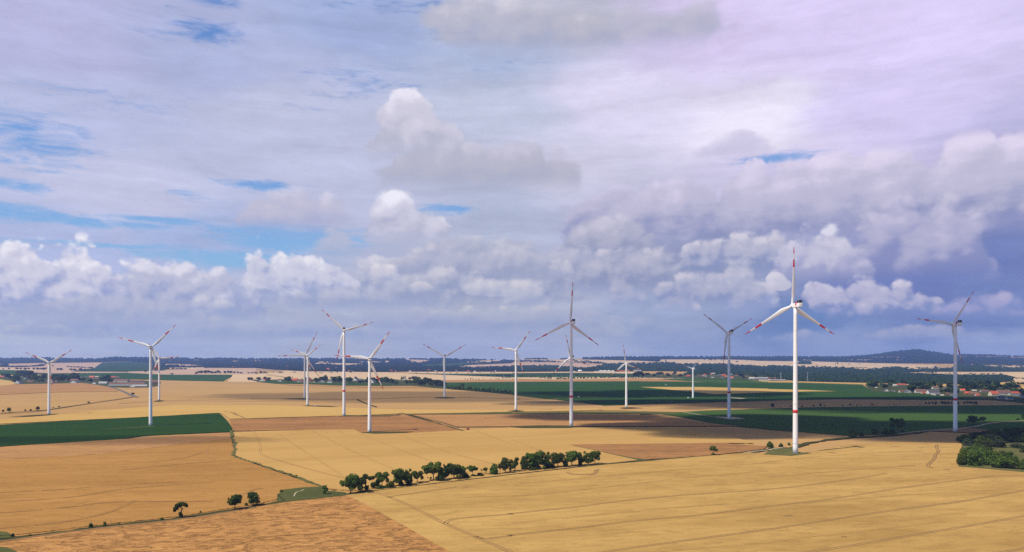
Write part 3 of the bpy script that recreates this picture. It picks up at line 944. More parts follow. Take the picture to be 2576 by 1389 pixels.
field('wheat_field', [(440, 1019), (700, 1019.5), (1000, 1030), (1290, 1032), (1500, 1028), (1600, 1031), (1288, 1036), (1030, 1041), (860, 1046), (700, 1050), (580, 1054), (556, 1040), (300, 1052), (0, 1066), (0, 1056), (280, 1030)], 'wheat_yellow')
field('barley_field', A(0, (1930, 1218), (2155, 1212)) + A(1, (0, 1210), (700, 1189), (1180, 1179), (1270, 1181), (1640, 1281), (1745, 1313), (1300, 1331), (890, 1331), (830, 1301), (0, 1309)) + A(0, (1975, 1313), (1950, 1290)), 'barley_brown')
field('sugar_beet_field', A(0, (-60, 1264), (1845, 1160), (1905, 1216), (1957, 1290), (1937, 1319), (1200, 1352)) + B(0, (1000, 440), (-60, 500)), 'beet_dark')
field('barley_field', B(0, (-60, 505), (1940, 379), (1955, 430), (1300, 505), (850, 562), (-60, 612)), 'barley_red')
field('wheat_field', B(0, (-60, 612), (850, 563), (1300, 506), (1955, 431), (1985, 575)) + B(1, (0, 650), (530, 832), (600, 850), (230, 870), (185, 960), (0, 1002)) + B(0, (2162, 1002), (1530, 1102), (700, 1195), (-60, 1280)), 'wheat_orange')
field('barley_field', B(2, (480, 482), (900, 471), (1800, 469), (2050, 491), (2162, 492), (2120, 521), (1700, 570), (1140, 610), (870, 575), (560, 510)), 'barley_brown')
field('grass_strip', B(2, (425, 483), (515, 486), (900, 572), (1150, 613), (1060, 613), (800, 560)), 'meadow', .6)
# foreground
field('wheat_field', B(0, (1990, 380), (2162, 372)) + B(1, (0, 368), (830, 352), (900, 385), (1300, 385), (1780, 360), (2162, 336)) + B(2, (400, 338), (1380, 335), (1800, 400), (2050, 470), (1800, 468), (480, 482), (1060, 613), (700, 652)) + B(1, (2162, 730), (1000, 868), (640, 860), (560, 830), (330, 750), (0, 640)) + B(0, (2080, 615), (1990, 580), (1980, 480)), 'wheat_pale')
field('wheat_field', B(1, (760, 910), (1000, 872), (2162, 738)) + B(2, (700, 660), (1330, 605), (2000, 548)) + B(3, (200, 578), (700, 480), (1100, 462), (1640, 470), (1610, 668), (2240, 720), (2240, 1460)) + B(1, (1720, 1460)), 'wheat_front')
field('barley_field', B(0, (-90, 1318), (760, 1197), (1530, 1112), (2162, 1017)) + B(1, (0, 1007), (250, 967), (770, 911), (960, 1005), (1200, 1140), (1640, 1389), (1760, 1460)) + B(0, (-90, 1460)), 'barley')
field('meadow_hollow', B(1, (180, 905), (230, 862), (400, 842), (560, 836), (610, 870), (760, 886), (780, 905), (250, 962), (175, 965)), 'meadow', .6)
field('grass_corner', B(0, (-60, 1340), (60, 1350), (150, 1389), (150, 1450), (-60, 1450)), 'meadow', .6)
field('grass_corner', B(0, (-60, 1210), (60, 1220), (130, 1262), (-60, 1282)), 'meadow', .6)
field('scrub_land', B(3, (1640, 520), (1640, 450), (1990, 402), (2240, 398), (2240, 722), (1610, 667)), 'scrub_ground')
field('turbine_pad', B(3, (-40, 565), (40, 520), (200, 512), (250, 545), (370, 558), (200, 578)), 'scrub_ground', .5)
field('turbine_pad', S(6, (-800, 1000), (-500, 1020), (-420, 1028), (-560, 1034), (-780, 1008)), 'gravel', .3)
for k, q, mt in ((0, [(880, 1299), (1240, 1275), (1325, 1271), (1300, 1275), (900, 1300)], 'scrub_ground'), (0, [(60, 1192), (480, 1168), (500, 1171), (400, 1182), (120, 1192)], 'verge'), (0, [(1290, 1060), (1340, 1054), (1390, 1056), (1330, 1064)], 'verge'),
                 (1, [(190, 1040), (400, 1036), (462, 1042), (400, 1046)], 'verge'), (1, [(370, 1102), (440, 1098), (700, 1106), (600, 1109)], 'verge'), (1, [(690, 1190), (760, 1180), (1000, 1184), (1160, 1180), (1240, 1176), (1120, 1190)], 'verge'),
                 (1, [(880, 1328), (960, 1318), (1330, 1318), (1240, 1330), (1000, 1336)], 'verge'), (1, [(1490, 1034), (1560, 1027), (1700, 1033), (1600, 1037)], 'verge'), (2, [(-40, 1146), (30, 1137), (110, 1146), (40, 1150)], 'verge'),
                 (2, [(0, 1282), (20, 1272), (420, 1266), (500, 1268), (575, 1278), (480, 1288), (100, 1289)], 'verge'), (2, [(900, 1119), (960, 1113), (1115, 1119), (960, 1122)], 'verge'), (2, [(1680, 1192), (1880, 1196), (1970, 1212), (1830, 1216)], 'gravel')):
    field('turbine_pad', A(k, *q), mt, .4)

# ------------------------------------------------------------------ paths, ditches and wheel tracks
ribbon('road', S(0, (1640, 708), (1900, 742), (2260, 802)) + S(1, (0, 925), (110, 975), (190, 998)), 9.0, 'asphalt')
ribbon('field_path', S(1, (60, 1000)) + S(0, (2576, 1012), (1550, 1162), (960, 1252), (600, 1295), (0, 1330)), 5.0, 'verge')
ribbon('field_path', S(0, (-60, 952), (1200, 899), (2400, 888)), 5, 'verge')
ribbon('field_path', S(1, (-200, 1130), (500, 1085), (1400, 1058), (2576, 1030)), 4, 'verge')
ribbon('field_path', S(2, (-100, 1030), (1100, 1038), (1750, 1040), (2576, 1022)) + S(3, (600, 1000), (1200, 998), (2576, 1026)) + S(4, (150, 1035), (820, 1042)), 7.0, 'verge')
ribbon('field_path', A(1, (848, 1046), (930, 1082), (1015, 1110)), 4.5, 'verge')
ribbon('field_path', S(2, (1120, 815), (2300, 814), (2560, 820)), 5, 'verge', wob=.4)
ribbon('field_path', S(2, (200, 535), (420, 570), (640, 604)), 7, 'verge')
ribbon('field_path', S(4, (820, 1042), (1000, 1012), (1300, 1008), (1800, 1010)), 5, 'soil')
ribbon('field_path', A(2, (1430, 1152), (1690, 1192), (1800, 1203)), 4, 'gravel')
ribbon('field_path', A(3, (1100, 1336), (1340, 1310), (1700, 1281), (1900, 1243), (2200, 1226)), 4.5, 'gravel')
ribbon('ditch', A(1, (1225, 1160), (1500, 1238), (1745, 1312)), 4.0, 'verge', wob=.4)
ribbon('ditch', A(1, (1290, 1172), (1500, 1220), (1700, 1279)), 3.0, 'soil', wob=.4)
ribbon('ditch', A(1, (1690, 1278), (2155, 1276)) + A(2, (0, 1275), (280, 1266), (570, 1272), (1880, 1270)), 3.0, 'verge', wob=.4)
ribbon('ditch', B(0, (1960, 360), (1955, 420), (1985, 480), (1975, 560), (1985, 580), (2080, 615)) + B(1, (0, 640), (150, 690), (330, 750), (560, 835)), 3.4, 'scrub_ground', wob=.6)
ribbon('field_margin', B(0, (-60, 1298), (256, 1262), (760, 1190), (1530, 1104), (2162, 1006)) + B(1, (250, 962), (770, 903), (1000, 868), (1600, 790), (2162, 733)) + B(2, (0, 722), (700, 655), (1080, 618), (1330, 602), (1750, 573), (2000, 545)) + B(3, (0, 522), (170, 508)), 8.0, 'verge', wob=.3, lift=.9)
ribbon('field_margin', B(3, (170, 520), (330, 470), (600, 430), (1000, 405), (1330, 375)), 7.0, 'verge', wob=.5)
ribbon('farm_track', B(0, (-60, 1306), (760, 1196), (1530, 1110), (2162, 1012)), 2.6, 'soil', wob=.3)
ribbon('concrete_edge', B(1, (322, 918), (330, 895), (350, 880), (380, 872), (405, 862)), .9, 'gravel')
ribbon('meadow_ditch', B(1, (185, 900), (205, 925), (240, 955)), 1.6, 'verge')
ribbon('farm_track', B(2, (1960, 550), (2060, 538), (2162, 528)) + B(3, (60, 516), (130, 508)), 3.2, 'gravel')
PAIR = (-.95, .95)
for pts in (B(1, (1000, 880), (1270, 985), (1600, 1150), (1850, 1258), (2162, 1395)), B(1, (1600, 1150), (1625, 1125), (1700, 1108), (1900, 1089), (2162, 1068)) + B(2, (0, 1064), (500, 1012), (1000, 950), (1500, 905), (2162, 860)) + B(3, (600, 790), (1000, 725)),
            B(1, (1850, 1258), (1920, 1274), (2010, 1270), (2162, 1250)) + B(2, (0, 1246), (500, 1192), (1000, 1130), (1600, 1075), (2162, 1003)) + B(3, (500, 945), (1100, 852), (1600, 785), (1900, 750), (2200, 746)),
            B(2, (600, 1420), (900, 1370), (1400, 1300), (2162, 1198)) + B(3, (500, 1122), (1000, 1045), (1600, 965), (2240, 855)), B(3, (200, 1410), (700, 1335), (1100, 1265), (1700, 1168), (2240, 1070)), B(3, (1800, 1420), (2240, 1345)),
            B(3, (1440, 482), (1420, 500), (1440, 540), (1412, 572), (1405, 600), (1365, 640), (1350, 660), (1370, 675), (1400, 678)), B(2, (468, 718), (500, 730), (580, 736), (680, 733), (710, 715), (712, 700), (735, 690)),
            B(1, (1120, 932), (1150, 918), (1210, 910), (1500, 868), (1700, 840))):
    ribbon('wheel_track', pts, 1.05 if len(pts) in (9, 7) else .8, 'soil' if len(pts) in (9, 7) else 'track_soil', PAIR, wob=.25)
for pts in (B(1, (1700, 840), (2162, 775)) + B(2, (300, 735)), B(2, (0, 918), (300, 895), (900, 830), (1500, 760), (2162, 705)), B(2, (0, 822), (900, 738), (2162, 635)), B(3, (0, 755), (800, 690), (1240, 660)), B(3, (0, 625), (600, 570), (1300, 535)), B(2, (0, 1145), (900, 1060), (1500, 1005), (2100, 965)),
            B(3, (0, 1310), (800, 1215), (1500, 1130)), B(3, (300, 980), (1200, 905), (2100, 860)), B(2, (1200, 1389), (2162, 1310))):
    ribbon('wheel_track', pts, .40, 'wheat_line', PAIR, wob=.3, gaps=.08)
for pts in (A(0, (2120, 1300)) + B(1, (15, 430), (35, 490), (40, 545), (70, 575), (200, 618), (450, 690), (740, 765)), B(1, (180, 385), (350, 500), (600, 660), (770, 770)), B(0, (1780, 485), (1750, 530), (1745, 575), (1800, 620)), B(0, (2020, 925), (2070, 890), (2150, 862)) + B(1, (60, 850))):
    ribbon('wheel_track', pts, .55, 'wheat_line' if pts[0][0] > 640 else 'barley_red', PAIR, wob=.25, gaps=.04)
for pts in (B(1, (480, 368), (800, 530), (1190, 700)), B(1, (860, 380), (1200, 520), (1560, 650)), B(1, (1250, 415), (1600, 540), (2050, 655)), B(1, (1850, 360), (2162, 480)), B(2, (0, 440), (200, 520), (420, 610)), B(1, (700, 370), (740, 388)), B(1, (1200, 408), (1500, 390), (1900, 380))):
    ribbon('wheel_track', pts, .42, 'wheat_line', PAIR, wob=.3, gaps=.12)
for pts in (B(0, (-20, 888), (500, 862), (1050, 818), (1500, 800)), B(0, (-20, 968), (600, 925), (1100, 850), (1800, 800)), B(0, (-20, 1060), (500, 1020), (950, 970), (1800, 960)), B(0, (-20, 1192), (500, 1140), (900, 1060), (1150, 950)), B(0, (1100, 640), (1500, 605), (1720, 545)), B(0, (1000, 700), (1600, 640), (1950, 615))):
    ribbon('wheel_track', pts, .6, 'barley_red', PAIR, wob=.3, gaps=.1)
for pts in (B(3, (1040, 502), (1100, 498)), B(3, (1100, 662), (1240, 662)), B(3, (1480, 690), (1540, 695)), B(1, (1730, 850), (1800, 846)), B(3, (520, 545), (580, 560)), B(3, (1270, 508), (1320, 510)), B(3, (135, 1085), (215, 1082)), B(3, (620, 1258), (665, 1262))):
    ribbon('laid_crop', pts, 2.2, 'soil', wob=.6)
ribbon('laid_crop', A(0, (1890, 1150), (1960, 1160), (2000, 1180), (2060, 1200)), 3, 'soil', wob=.7)



def crop_edge(pts, h, mat):
    """The standing side of a crop along the line where it ends."""
    line = at_many(smooth_line(pts, 14))
    v, f = [], []
    for k, p in enumerate(line):
        v += [p + np.array([0, 0, -.1]), p + np.array([rnd.uniform(-.2, .2), rnd.uniform(-.2, .2), h * rnd.uniform(.75, 1.1)]), p + np.array([rnd.uniform(-.3, .3), 2.5 + rnd.uniform(-.5, .5), h * .35])]
    for k in range(len(line) - 1):
        f += [(3 * k, 3 * k + 3, 3 * k + 4, 3 * k + 1), (3 * k + 1, 3 * k + 4, 3 * k + 5, 3 * k + 2)]
    tag(link('crop_edge', mesh('crop_edge', v, f, [MAT[mat]])), kind='structure')


crop_edge(B(0, (-60, 1279), (350, 1239), (700, 1194), (1100, 1150), (1530, 1101), (1850, 1050), (2162, 1001)) + B(1, (90, 980), (185, 959)), 1.3, 'wheat_orange')
crop_edge(B(1, (610, 862), (760, 878), (1000, 866), (1600, 786), (2162, 729)) + B(2, (300, 698), (700, 651)), 1.3, 'wheat_pale')
crop_edge(B(0, (-60, 499), (500, 472), (1000, 439)) + A(0, (1200, 1351), (1600, 1334), (1937, 1318)), .8, 'beet_dark')
crop_edge(A(2, (1650, 1241), (1900, 1280)) + A(3, (0, 1301), (330, 1325), (660, 1347)), .8, 'maize')
crop_edge(B(2, (480, 481), (900, 470), (1800, 468), (2050, 490)), .9, 'wheat_pale')

# ------------------------------------------------------------------ wind turbines
def blade_mesh(name, bands, red):
    st = sorted({0, .02, .05, .09, .14, .20, .28, .38, .48, .58, .72, .8, .92, .96, .985, 1.0} | {b for p in bands for b in p if b < 1})
    N = 14
    v, f, mi = [], [], []
    for r in st:
        k = min(1.0, max(0.0, (r - .03) / .15))
        k = k * k * (3 - 2 * k)
        chord = float(np.interp(r, [0, .03, .10, .20, .28, .40, .60, .80, .93, .98, 1], [.040, .040, .055, .076, .072, .058, .040, .027, .018, .011, .003]))
        thick = float(np.interp(r, [0, .03, .10, .20, .35, .60, 1], [.040, .040, .036, .026, .015, .008, .001]))
        tw = math.radians(float(np.interp(r, [0, .2, .4, .7, 1], [16, 13, 7, 2.5, 0])))
        bend = .028 * r * r
        for s in range(N):
            a = 2 * math.pi * s / N
            cx_, cy_ = math.cos(a), math.sin(a)
            air = cy_ * (1 - .55 * k * (1 - cx_) / 2)
            x = cx_ * chord / 2 + k * chord * .20
            y = air * thick / 2
            v.append((x * math.cos(tw) - y * math.sin(tw), x * math.sin(tw) + y * math.cos(tw) + bend, r))
    for j in range(len(st) - 1):
        m = (st[j] + st[j + 1]) / 2
        c = 1 if any(a < m < b for a, b in bands) else 0
        for s in range(N):
            f.append((j * N + s, j * N + (s + 1) % N, (j + 1) * N + (s + 1) % N, (j + 1) * N + s))
            mi.append(c)
    f.append(tuple((len(st) - 1) * N + s for s in range(N)))
    mi.append(1)
    return mesh(name, v, f, [MAT['blade_white'], MAT[red]], mi, True)


BLADE = {'tall': blade_mesh('blade', [(.65, .78), (.885, 1.01)], 'signal_red'), 'short': blade_mesh('blade', [(.545, .70), (.857, 1.01)], 'signal_orange')}
BLADE['slim'] = BLADE['tall']


def nacelle_parts(root, kind, hub_z, al, ov):
    rz = -al                                    # local +Y points upwind, from the nacelle to the hub
    M = Matrix.Translation((0, 0, hub_z)) @ Matrix.Rotation(rz, 4, 'Z')
    def place(o):
        o.matrix_local = M
        return o
    if kind == 'short':
        n_ = place(MB().box(-1.75, 1.75, -6.4, ov - 1.7, -1.7, 1.9).build('nacelle', MAT['tower_white'], root, bevel=.35))
        q = MB().box(-1.5, 1.5, -6.47, -6.38, .15, .95)
        for s in (-1, 1):
            q.box(s * 1.78 - .03, s * 1.78 + .03, -5.6, -.8, .25, .85)
        g = q.build('louvre', MAT['dark_grille'], n_)
        MB().tube([(0, -5.2, 1.85), (0, -5.3, 4.1)], [.10, .07]).build('wind_vane_mast', MAT['grey_metal'], n_)
    else:
        n_ = place(MB().box(-1.95, 1.95, -8.6, ov - 1.9, -1.9, 1.9).build('nacelle', MAT['tower_white'], root, bevel=.55))
        c = MB().box(-1.95, 1.95, -8.2, -5.2, 1.85, 2.2).box(-2.0, -1.8, -8.2, -5.4, 2.2, 4.6).box(1.8, 2.0, -8.2, -5.4, 2.2, 4.6).box(-2.0, 2.0, -8.2, -5.4, 4.6, 4.8)
        cooler = c.build('cooler_frame', MAT['grey_metal'], n_)
        MB().box(-1.78, 1.78, -8.1, -7.6, 2.2, 4.58).box(-2.06, -2.01, -8.0, -5.5, 2.4, 4.5).box(2.01, 2.06, -8.0, -5.5, 2.4, 4.5).build('cooler', MAT['dark_grille'], cooler)
        MB().put([(-2.05, -4.6, -.2), (2.05, -4.6, -.2), (2.05, -2.4, -.2), (-2.05, -2.4, -.2), (-2.0, -4.2, 3.2), (2.0, -4.2, 3.2), (2.0, -3.0, 3.2), (-2.0, -3.0, 3.2)],
                 [(0, 3, 2, 1), (4, 5, 6, 7), (0, 1, 5, 4), (1, 2, 6, 5), (2, 3, 7, 6), (3, 0, 4, 7)]).build('red_hatch', MAT['signal_red'], n_)
    return n_


def turbine(px, py, al, ph, L, hub_z, kind, label):
    p = at(px, py)
    root = empty('wind_turbine', p)
    tag(root, label, 'wind turbine', 'wind turbines standing in the fields')
    al, ph, tilt = math.radians(al), math.radians(ph), math.radians(5)
    big = kind != 'short'
    rb, rt = (2.45, 1.65) if kind == 'tall' else ((2.2, 1.5) if kind == 'slim' else (2.3, 1.45))
    top = hub_z - (1.8 if big else 1.6)
    tw = MB().lathe([(rb + (rt - rb) * (max(z, 0) / top) ** 1.1, z) for z in np.linspace(-.5, top, 22)], 32).build('tower', MAT['tower_white'], root, smooth=True)
    rad = lambda z: rb + (rt - rb) * (max(z, 0) / top) ** 1.1
    def ring(name, z0, z1, out_, mat):
        MB().lathe([(rad(z0) + .01, z0), (rad(z0) + out_, z0 + .01), (rad(z1) + out_, z1 - .01), (rad(z1) + .01, z1)], 32).build(name, mat, tw, smooth=True)
    if kind == 'tall':
        ring('warning_band', 39.2, 42.2, .03, MAT['signal_red'])
        ring('flange', 10.1, 10.4, .05, MAT['grey_metal'])
    for q_ in (.34, .62, .84):
        ring('flange', top * q_, top * q_ + .25, .03, MAT['concrete'])
    ring('foundation', -.4, .35, 1.0, MAT['concrete'])
    dr = MB().box(-.5, .5, -rb - .06, -rb + .5, 1.2, 3.5).build('door', MAT['grey_metal'], tw)
    ov = 5.0 if big else 3.6
    nacelle_parts(root, kind, hub_z, al, ov)
    ax = Vector((math.sin(al) * math.cos(tilt), math.cos(al) * math.cos(tilt), math.sin(tilt)))
    r = Vector((math.cos(al), -math.sin(al), 0))
    u = r.cross(ax)
    c = Vector((0, 0, hub_z)) + ax * ov
    hub = MB().lathe([(1.45, -1.9), (1.75, -1.2), (1.8, 0), (1.6, 1.0), (1.05, 1.9), (.4, 2.35), (.05, 2.45)] if big else [(1.3, -1.7), (1.5, -.8), (1.5, 0), (1.3, .9), (.8, 1.6), (.05, 2.0)], 24).build('hub', MAT['blade_white'], root, smooth=True)
    hub.matrix_local = Matrix.Translation(c) @ Matrix((r, u, ax)).transposed().to_4x4()
    for k in range(3):
        t = ph + k * 2 * math.pi / 3
        e = r * math.sin(t) + u * math.cos(t)
        tang = ax.cross(e)
        m = Matrix((tang, ax, e)).transposed().to_4x4()
        b = link('blade', BLADE[kind], root)
        b.matrix_local = Matrix.Translation(c) @ m @ Matrix.Diagonal((L * (1.22 if L < 45 else 1.0), L * (1.22 if L < 45 else 1.0), L, 1))
    return root


for a in (
    (123.4, 1043.8, -18.8, 56.2, 38.9, 84.6, 'short', 'wind turbine at the far left, one blade hanging down along its tower'),
    (378.9, 1072.2, -5.1, 46.4, 45.7, 107.0, 'short', 'white wind turbine rising from the dark green beet field'),
    (400.4, 1008.0, -12.3, 85.5, 41.0, 93.2, 'short', 'smaller white wind turbine just behind the one in the dark green beet field'),
    (766.2, 1003.5, -10.8, 27.6, 61.0, 100.2, 'slim', 'slim wind turbine with a black cooler, left and rear one of the close pair'),
    (773.7, 1021.4, -15.5, 49.5, 33.7, 98.3, 'short', 'short-bladed wind turbine, front one of the close pair, beside a small white box'),
    (865.4, 1048.0, -12.3, 73.4, 48.4, 136.1, 'tall', 'tall red-banded wind turbine at the back edge of the brown barley field'),
    (929.7, 1087.8, -11.9, 35.7, 42.7, 90.8, 'short', 'broad-bladed wind turbine with orange-red bands at the front edge of the brown barley field'),
    (1118.2, 1000.5, -12.9, 60.2, 60.6, 96.9, 'slim', 'lone slim wind turbine in a Y shape beside the thick hedge'),
    (1297.8, 1033.4, -13.4, 37.1, 44.4, 106.2, 'short', 'wind turbine with orange-red bands on the pale wheat just left of the centre tall turbine'),
    (1437.1, 1074.0, -21.2, 3.3, 55.6, 139.4, 'tall', 'tall red-banded wind turbine in the middle of the view, one blade straight up'),
    (1436.5, 1035.5, -19.8, 107.9, 42.1, 92.5, 'slim', 'turbine hidden behind the tall middle turbine, only its three blades showing'),
    (1575.7, 1025.0, -17.3, 110.0, 36.7, 82.6, 'short', 'small wind turbine at the lower tip of the large dark green field'),
    (1743.4, 1002.6, -23.2, 45.5, 29.4, 69.0, 'short', 'smallest wind turbine, standing within the dark green field by a white van'),
    (1833.9, 1054.9, -19.8, 63.1, 51.7, 130.2, 'tall', 'tall red-banded wind turbine in cloud shade on a gravel pad in the maize'),
    (2000.9, 1142.2, -13.4, 119.3, 56.2, 141.7, 'tall', 'largest and nearest wind turbine, brightly sunlit, with a red hatch and red tower band'),
    (2403.2, 1086.9, -14.8, 36.4, 53.4, 134.1, 'tall', 'tall shaded wind turbine at the far right beyond the scrub, with a red tower band'),
):
    turbine(*a)

# ------------------------------------------------------------------ trees
def leaves(rs, lobes, n, size, holes=.25):
    """Leaf clumps through and over a set of lobes (x, y, z, rx, ry, rz)."""
    lb = np.array(lobes, float)
    w = (lb[:, 3] * lb[:, 4] * lb[:, 5]) ** (2 / 3)
    k = rs.choice(len(lb), n, p=w / w.sum())
    d = rs.normal(size=(n, 3))
    d /= np.linalg.norm(d, axis=1)[:, None]
    rr = rs.uniform(.45, 1.08, n) ** .6
    p = lb[k, :3] + d * lb[k, 3:] * rr[:, None]
    q = np.sin(p[:, 0] * 23 + lb[0, 0] * 9) + np.sin(p[:, 1] * 21 + 1.3) + np.sin(p[:, 2] * 25 + .7)
    keep = (q > -3 + holes * 6 * rs.random(n) ** 2) | (rr < .6)
    p, d = p[keep], d[keep]
    n = len(p)
    nr = d + rs.normal(size=(n, 3)) * .55 + np.array([0, 0, .25])
    nr /= np.linalg.norm(nr, axis=1)[:, None]
    a = np.cross(nr, rs.normal(size=(n, 3)))
    a /= np.linalg.norm(a, axis=1)[:, None]
    b = np.cross(nr, a)
    s = (size * rs.uniform(.55, 1.4, n))[:, None]
    v = np.stack([p - a * s * .5 - b * s * .35, p + a * s * .45 - b * s * .5, p + a * s * .5 + b * s * .4, p - a * s * .3 + b * s * .55], 1).reshape(-1, 3)
    f = np.arange(4 * n).reshape(-1, 4)
    return v, f


def trunk(rs, lobes, h0, r0, lean=(0, 0), limbs=6):
    m = MB()
    top = Vector((lean[0], lean[1], h0))
    m.tube([(0, 0, -.02), (lean[0] * .3, lean[1] * .3, h0 * .5), top], [r0 * 1.25, r0, r0 * .75], 7)
    order = list(range(len(lobes)))
    rs.shuffle(order)
    for k in order[:limbs]:
        l = lobes[k]
        e = Vector(l[:3]) + Vector((0, 0, l[5] * .3))
        mid = top.lerp(e, .5) + Vector((0, 0, .03))
        m.tube([top - Vector((0, 0, .03)), mid, e], [r0 * .55, r0 * .38, r0 * .14], 5)
    return m


def lobes_for(kind, rs):
    u = rs.uniform
    L = []
    if kind == 'round':
        for k in range(11):
            a, r = u(0, 6.28), u(.08, .30)
            L.append((r * math.cos(a), r * math.sin(a), u(.38, .80), u(.15, .24), u(.15, .24), u(.12, .20)))
        L.append((0, 0, .6, .3, .3, .3))
        for k in range(9):
            a, r = u(0, 6.28), u(.28, .46)
            q = u(.06, .12)
            L.append((r * math.cos(a), r * math.sin(a), u(.22, .92) - r * .25, q, q, q * u(.6, 1.2)))
    elif kind == 'spread':
        for k in range(13):
            a, r = u(0, 6.28), u(.10, .38)
            L.append((r * math.cos(a), r * math.sin(a), u(.48, .86) - r * .25, u(.10, .17), u(.10, .17), u(.08, .15)))
    elif kind == 'tall':
        for k in range(10):
            a, r = u(0, 6.28), u(.05, .26)
            L.append((r * math.cos(a), r * math.sin(a), u(.30, .86), u(.14, .26), u(.14, .26), u(.10, .17)))
        for k in range(8):
            a, r = u(0, 6.28), u(.22, .44)
            q = u(.05, .11)
            L.append((r * math.cos(a), r * math.sin(a), u(.25, 1.0), q, q, q * u(.7, 1.3)))
    elif kind == 'multi':
        for k in range(12):
            a, r = u(0, 6.28), u(.12, .40)
            L.append((r * math.cos(a), r * math.sin(a) * .8, u(.28, .82), u(.10, .18), u(.10, .18), u(.09, .17)))
    elif kind == 'bush':
        for k in range(10):
            a, r = u(0, 6.28), u(.0, .34)
            L.append((r * math.cos(a), r * math.sin(a), u(.18, .66) * (1.1 - r), u(.15, .26), u(.15, .26), u(.16, .32)))
    elif kind == 'cone':
        for k in range(9):
            z = .12 + .82 * k / 8
            w = .44 * (1.04 - z)
            for j in range(3):
                a = u(0, 6.28)
                L.append((w * .5 * math.cos(a), w * .5 * math.sin(a), z, w * .62 + .02, w * .62 + .02, .075))
    elif kind == 'pine':
        L = [(-.30, 0, .62, .16, .15, .10), (-.18, .05, .80, .20, .17, .09), (.05, 0, .90, .22, .18, .08), (.24, -.04, .86, .20, .16, .09), (.38, 0, .76, .10, .10, .07), (-.38, 0, .50, .09, .09, .08), (-.05, 0, .74, .13, .12, .06),
             (-.02, 0, .30, .10, .10, .12), (.06, .02, .22, .08, .08, .10)]
    elif kind == 'umbrella':
        for k in range(12):
            a, r = u(0, 6.28), u(.05, .36)
            L.append((r * math.cos(a), r * math.sin(a), .72 + u(-.06, .12) - r * .35, u(.10, .18), u(.10, .18), u(.08, .14)))
        L.append((.02, 0, .10, .20, .16, .12))
    elif kind == 'bare':
        for k in range(7):
            a, r = u(0, 6.28), u(.1, .34)
            L.append((r * math.cos(a), r * math.sin(a), u(.5, .9), .08, .08, .08))
    return L


PROTO = {}


def tree_proto(kind, fol, seed, n, size, bark='bark'):
    key = (kind, fol, seed, n)
    if key in PROTO:
        return PROTO[key]
    rs = np.random.RandomState(seed * 17 + sum(map(ord, kind)))
    L = lobes_for(kind, rs)
    v, f = leaves(rs, L, n, size, {'spread': .5, 'multi': .5, 'bare': .6, 'pine': .3, 'round': .42, 'tall': .45}.get(kind, .3))
    h0 = {'bush': .12, 'round': .36, 'cone': .5, 'pine': .55, 'umbrella': .5, 'spread': .38, 'tall': .3, 'multi': .25, 'bare': .4}[kind]
    lean = (.10, 0) if kind == 'pine' else (rs.uniform(-.03, .03), 0)
    q_ = np.percentile(np.abs(v[:, :2]), 99.2)
    zt = np.percentile(v[:, 2], 99.3)
    fit = np.array([.5 / q_, .5 / q_, 1 / zt])
    v = v * fit
    L = [(a * fit[0], b * fit[1], c * fit[2], d * fit[0], e * fit[1], g * fit[2]) for a, b, c, d, e, g in L]
    t = trunk(rs, L, h0, .030 if kind != 'bush' else .018, lean, 8 if kind in ('pine', 'umbrella', 'spread', 'bare') else 6)
    crown = mesh('crown', v, f, [MAT[fol]])
    tm = mesh('trunk', t.v, t.f, [MAT[bark]])
    both = mesh('tree', list(v) + t.v, list(map(tuple, f)) + [tuple(len(v) + i for i in q) for q in t.f], [MAT[fol], MAT[bark]], [0] * len(f) + [1] * len(t.f))
    PROTO[key] = (crown, tm, both)
    return PROTO[key]


CNT = [0]


def tree(name, kind, fol, px, py, w, h, label, cat='tree', group=None, detail=2600, size=.055, parts=True, deep=None, bark='bark'):
    """One tree or bush: place of its foot in the photo, width and height there (px)."""
    CNT[0] += 1
    p = at(px, py)
    m = p.y / F
    crown, tm, both = tree_proto(kind, fol, CNT[0] % (5 if parts else 3), detail, size, bark)
    rz = rnd.uniform(0, 6.28) if kind != 'pine' else 0.0
    sc_ = (w * m, (deep or w) * m, h * m)
    if parts:
        o = empty(name, p, rz, sc_)
        link('crown', crown, o)
        link('trunk', tm, o)
    else:
        o = link(name, both)
        o.location, o.rotation_euler, o.scale = p, (0, 0, rz), sc_
    return tag(o, label, cat, group)


def bt(k, x, y, w, h): return (B(k, (x, y))[0][0], B(k, (x, y))[0][1], w * .29787, h * .29787)
def st_(k, x, y, w, h): return (S(k, (x, y))[0][0], S(k, (x, y))[0][1], w * .125, h * .125)


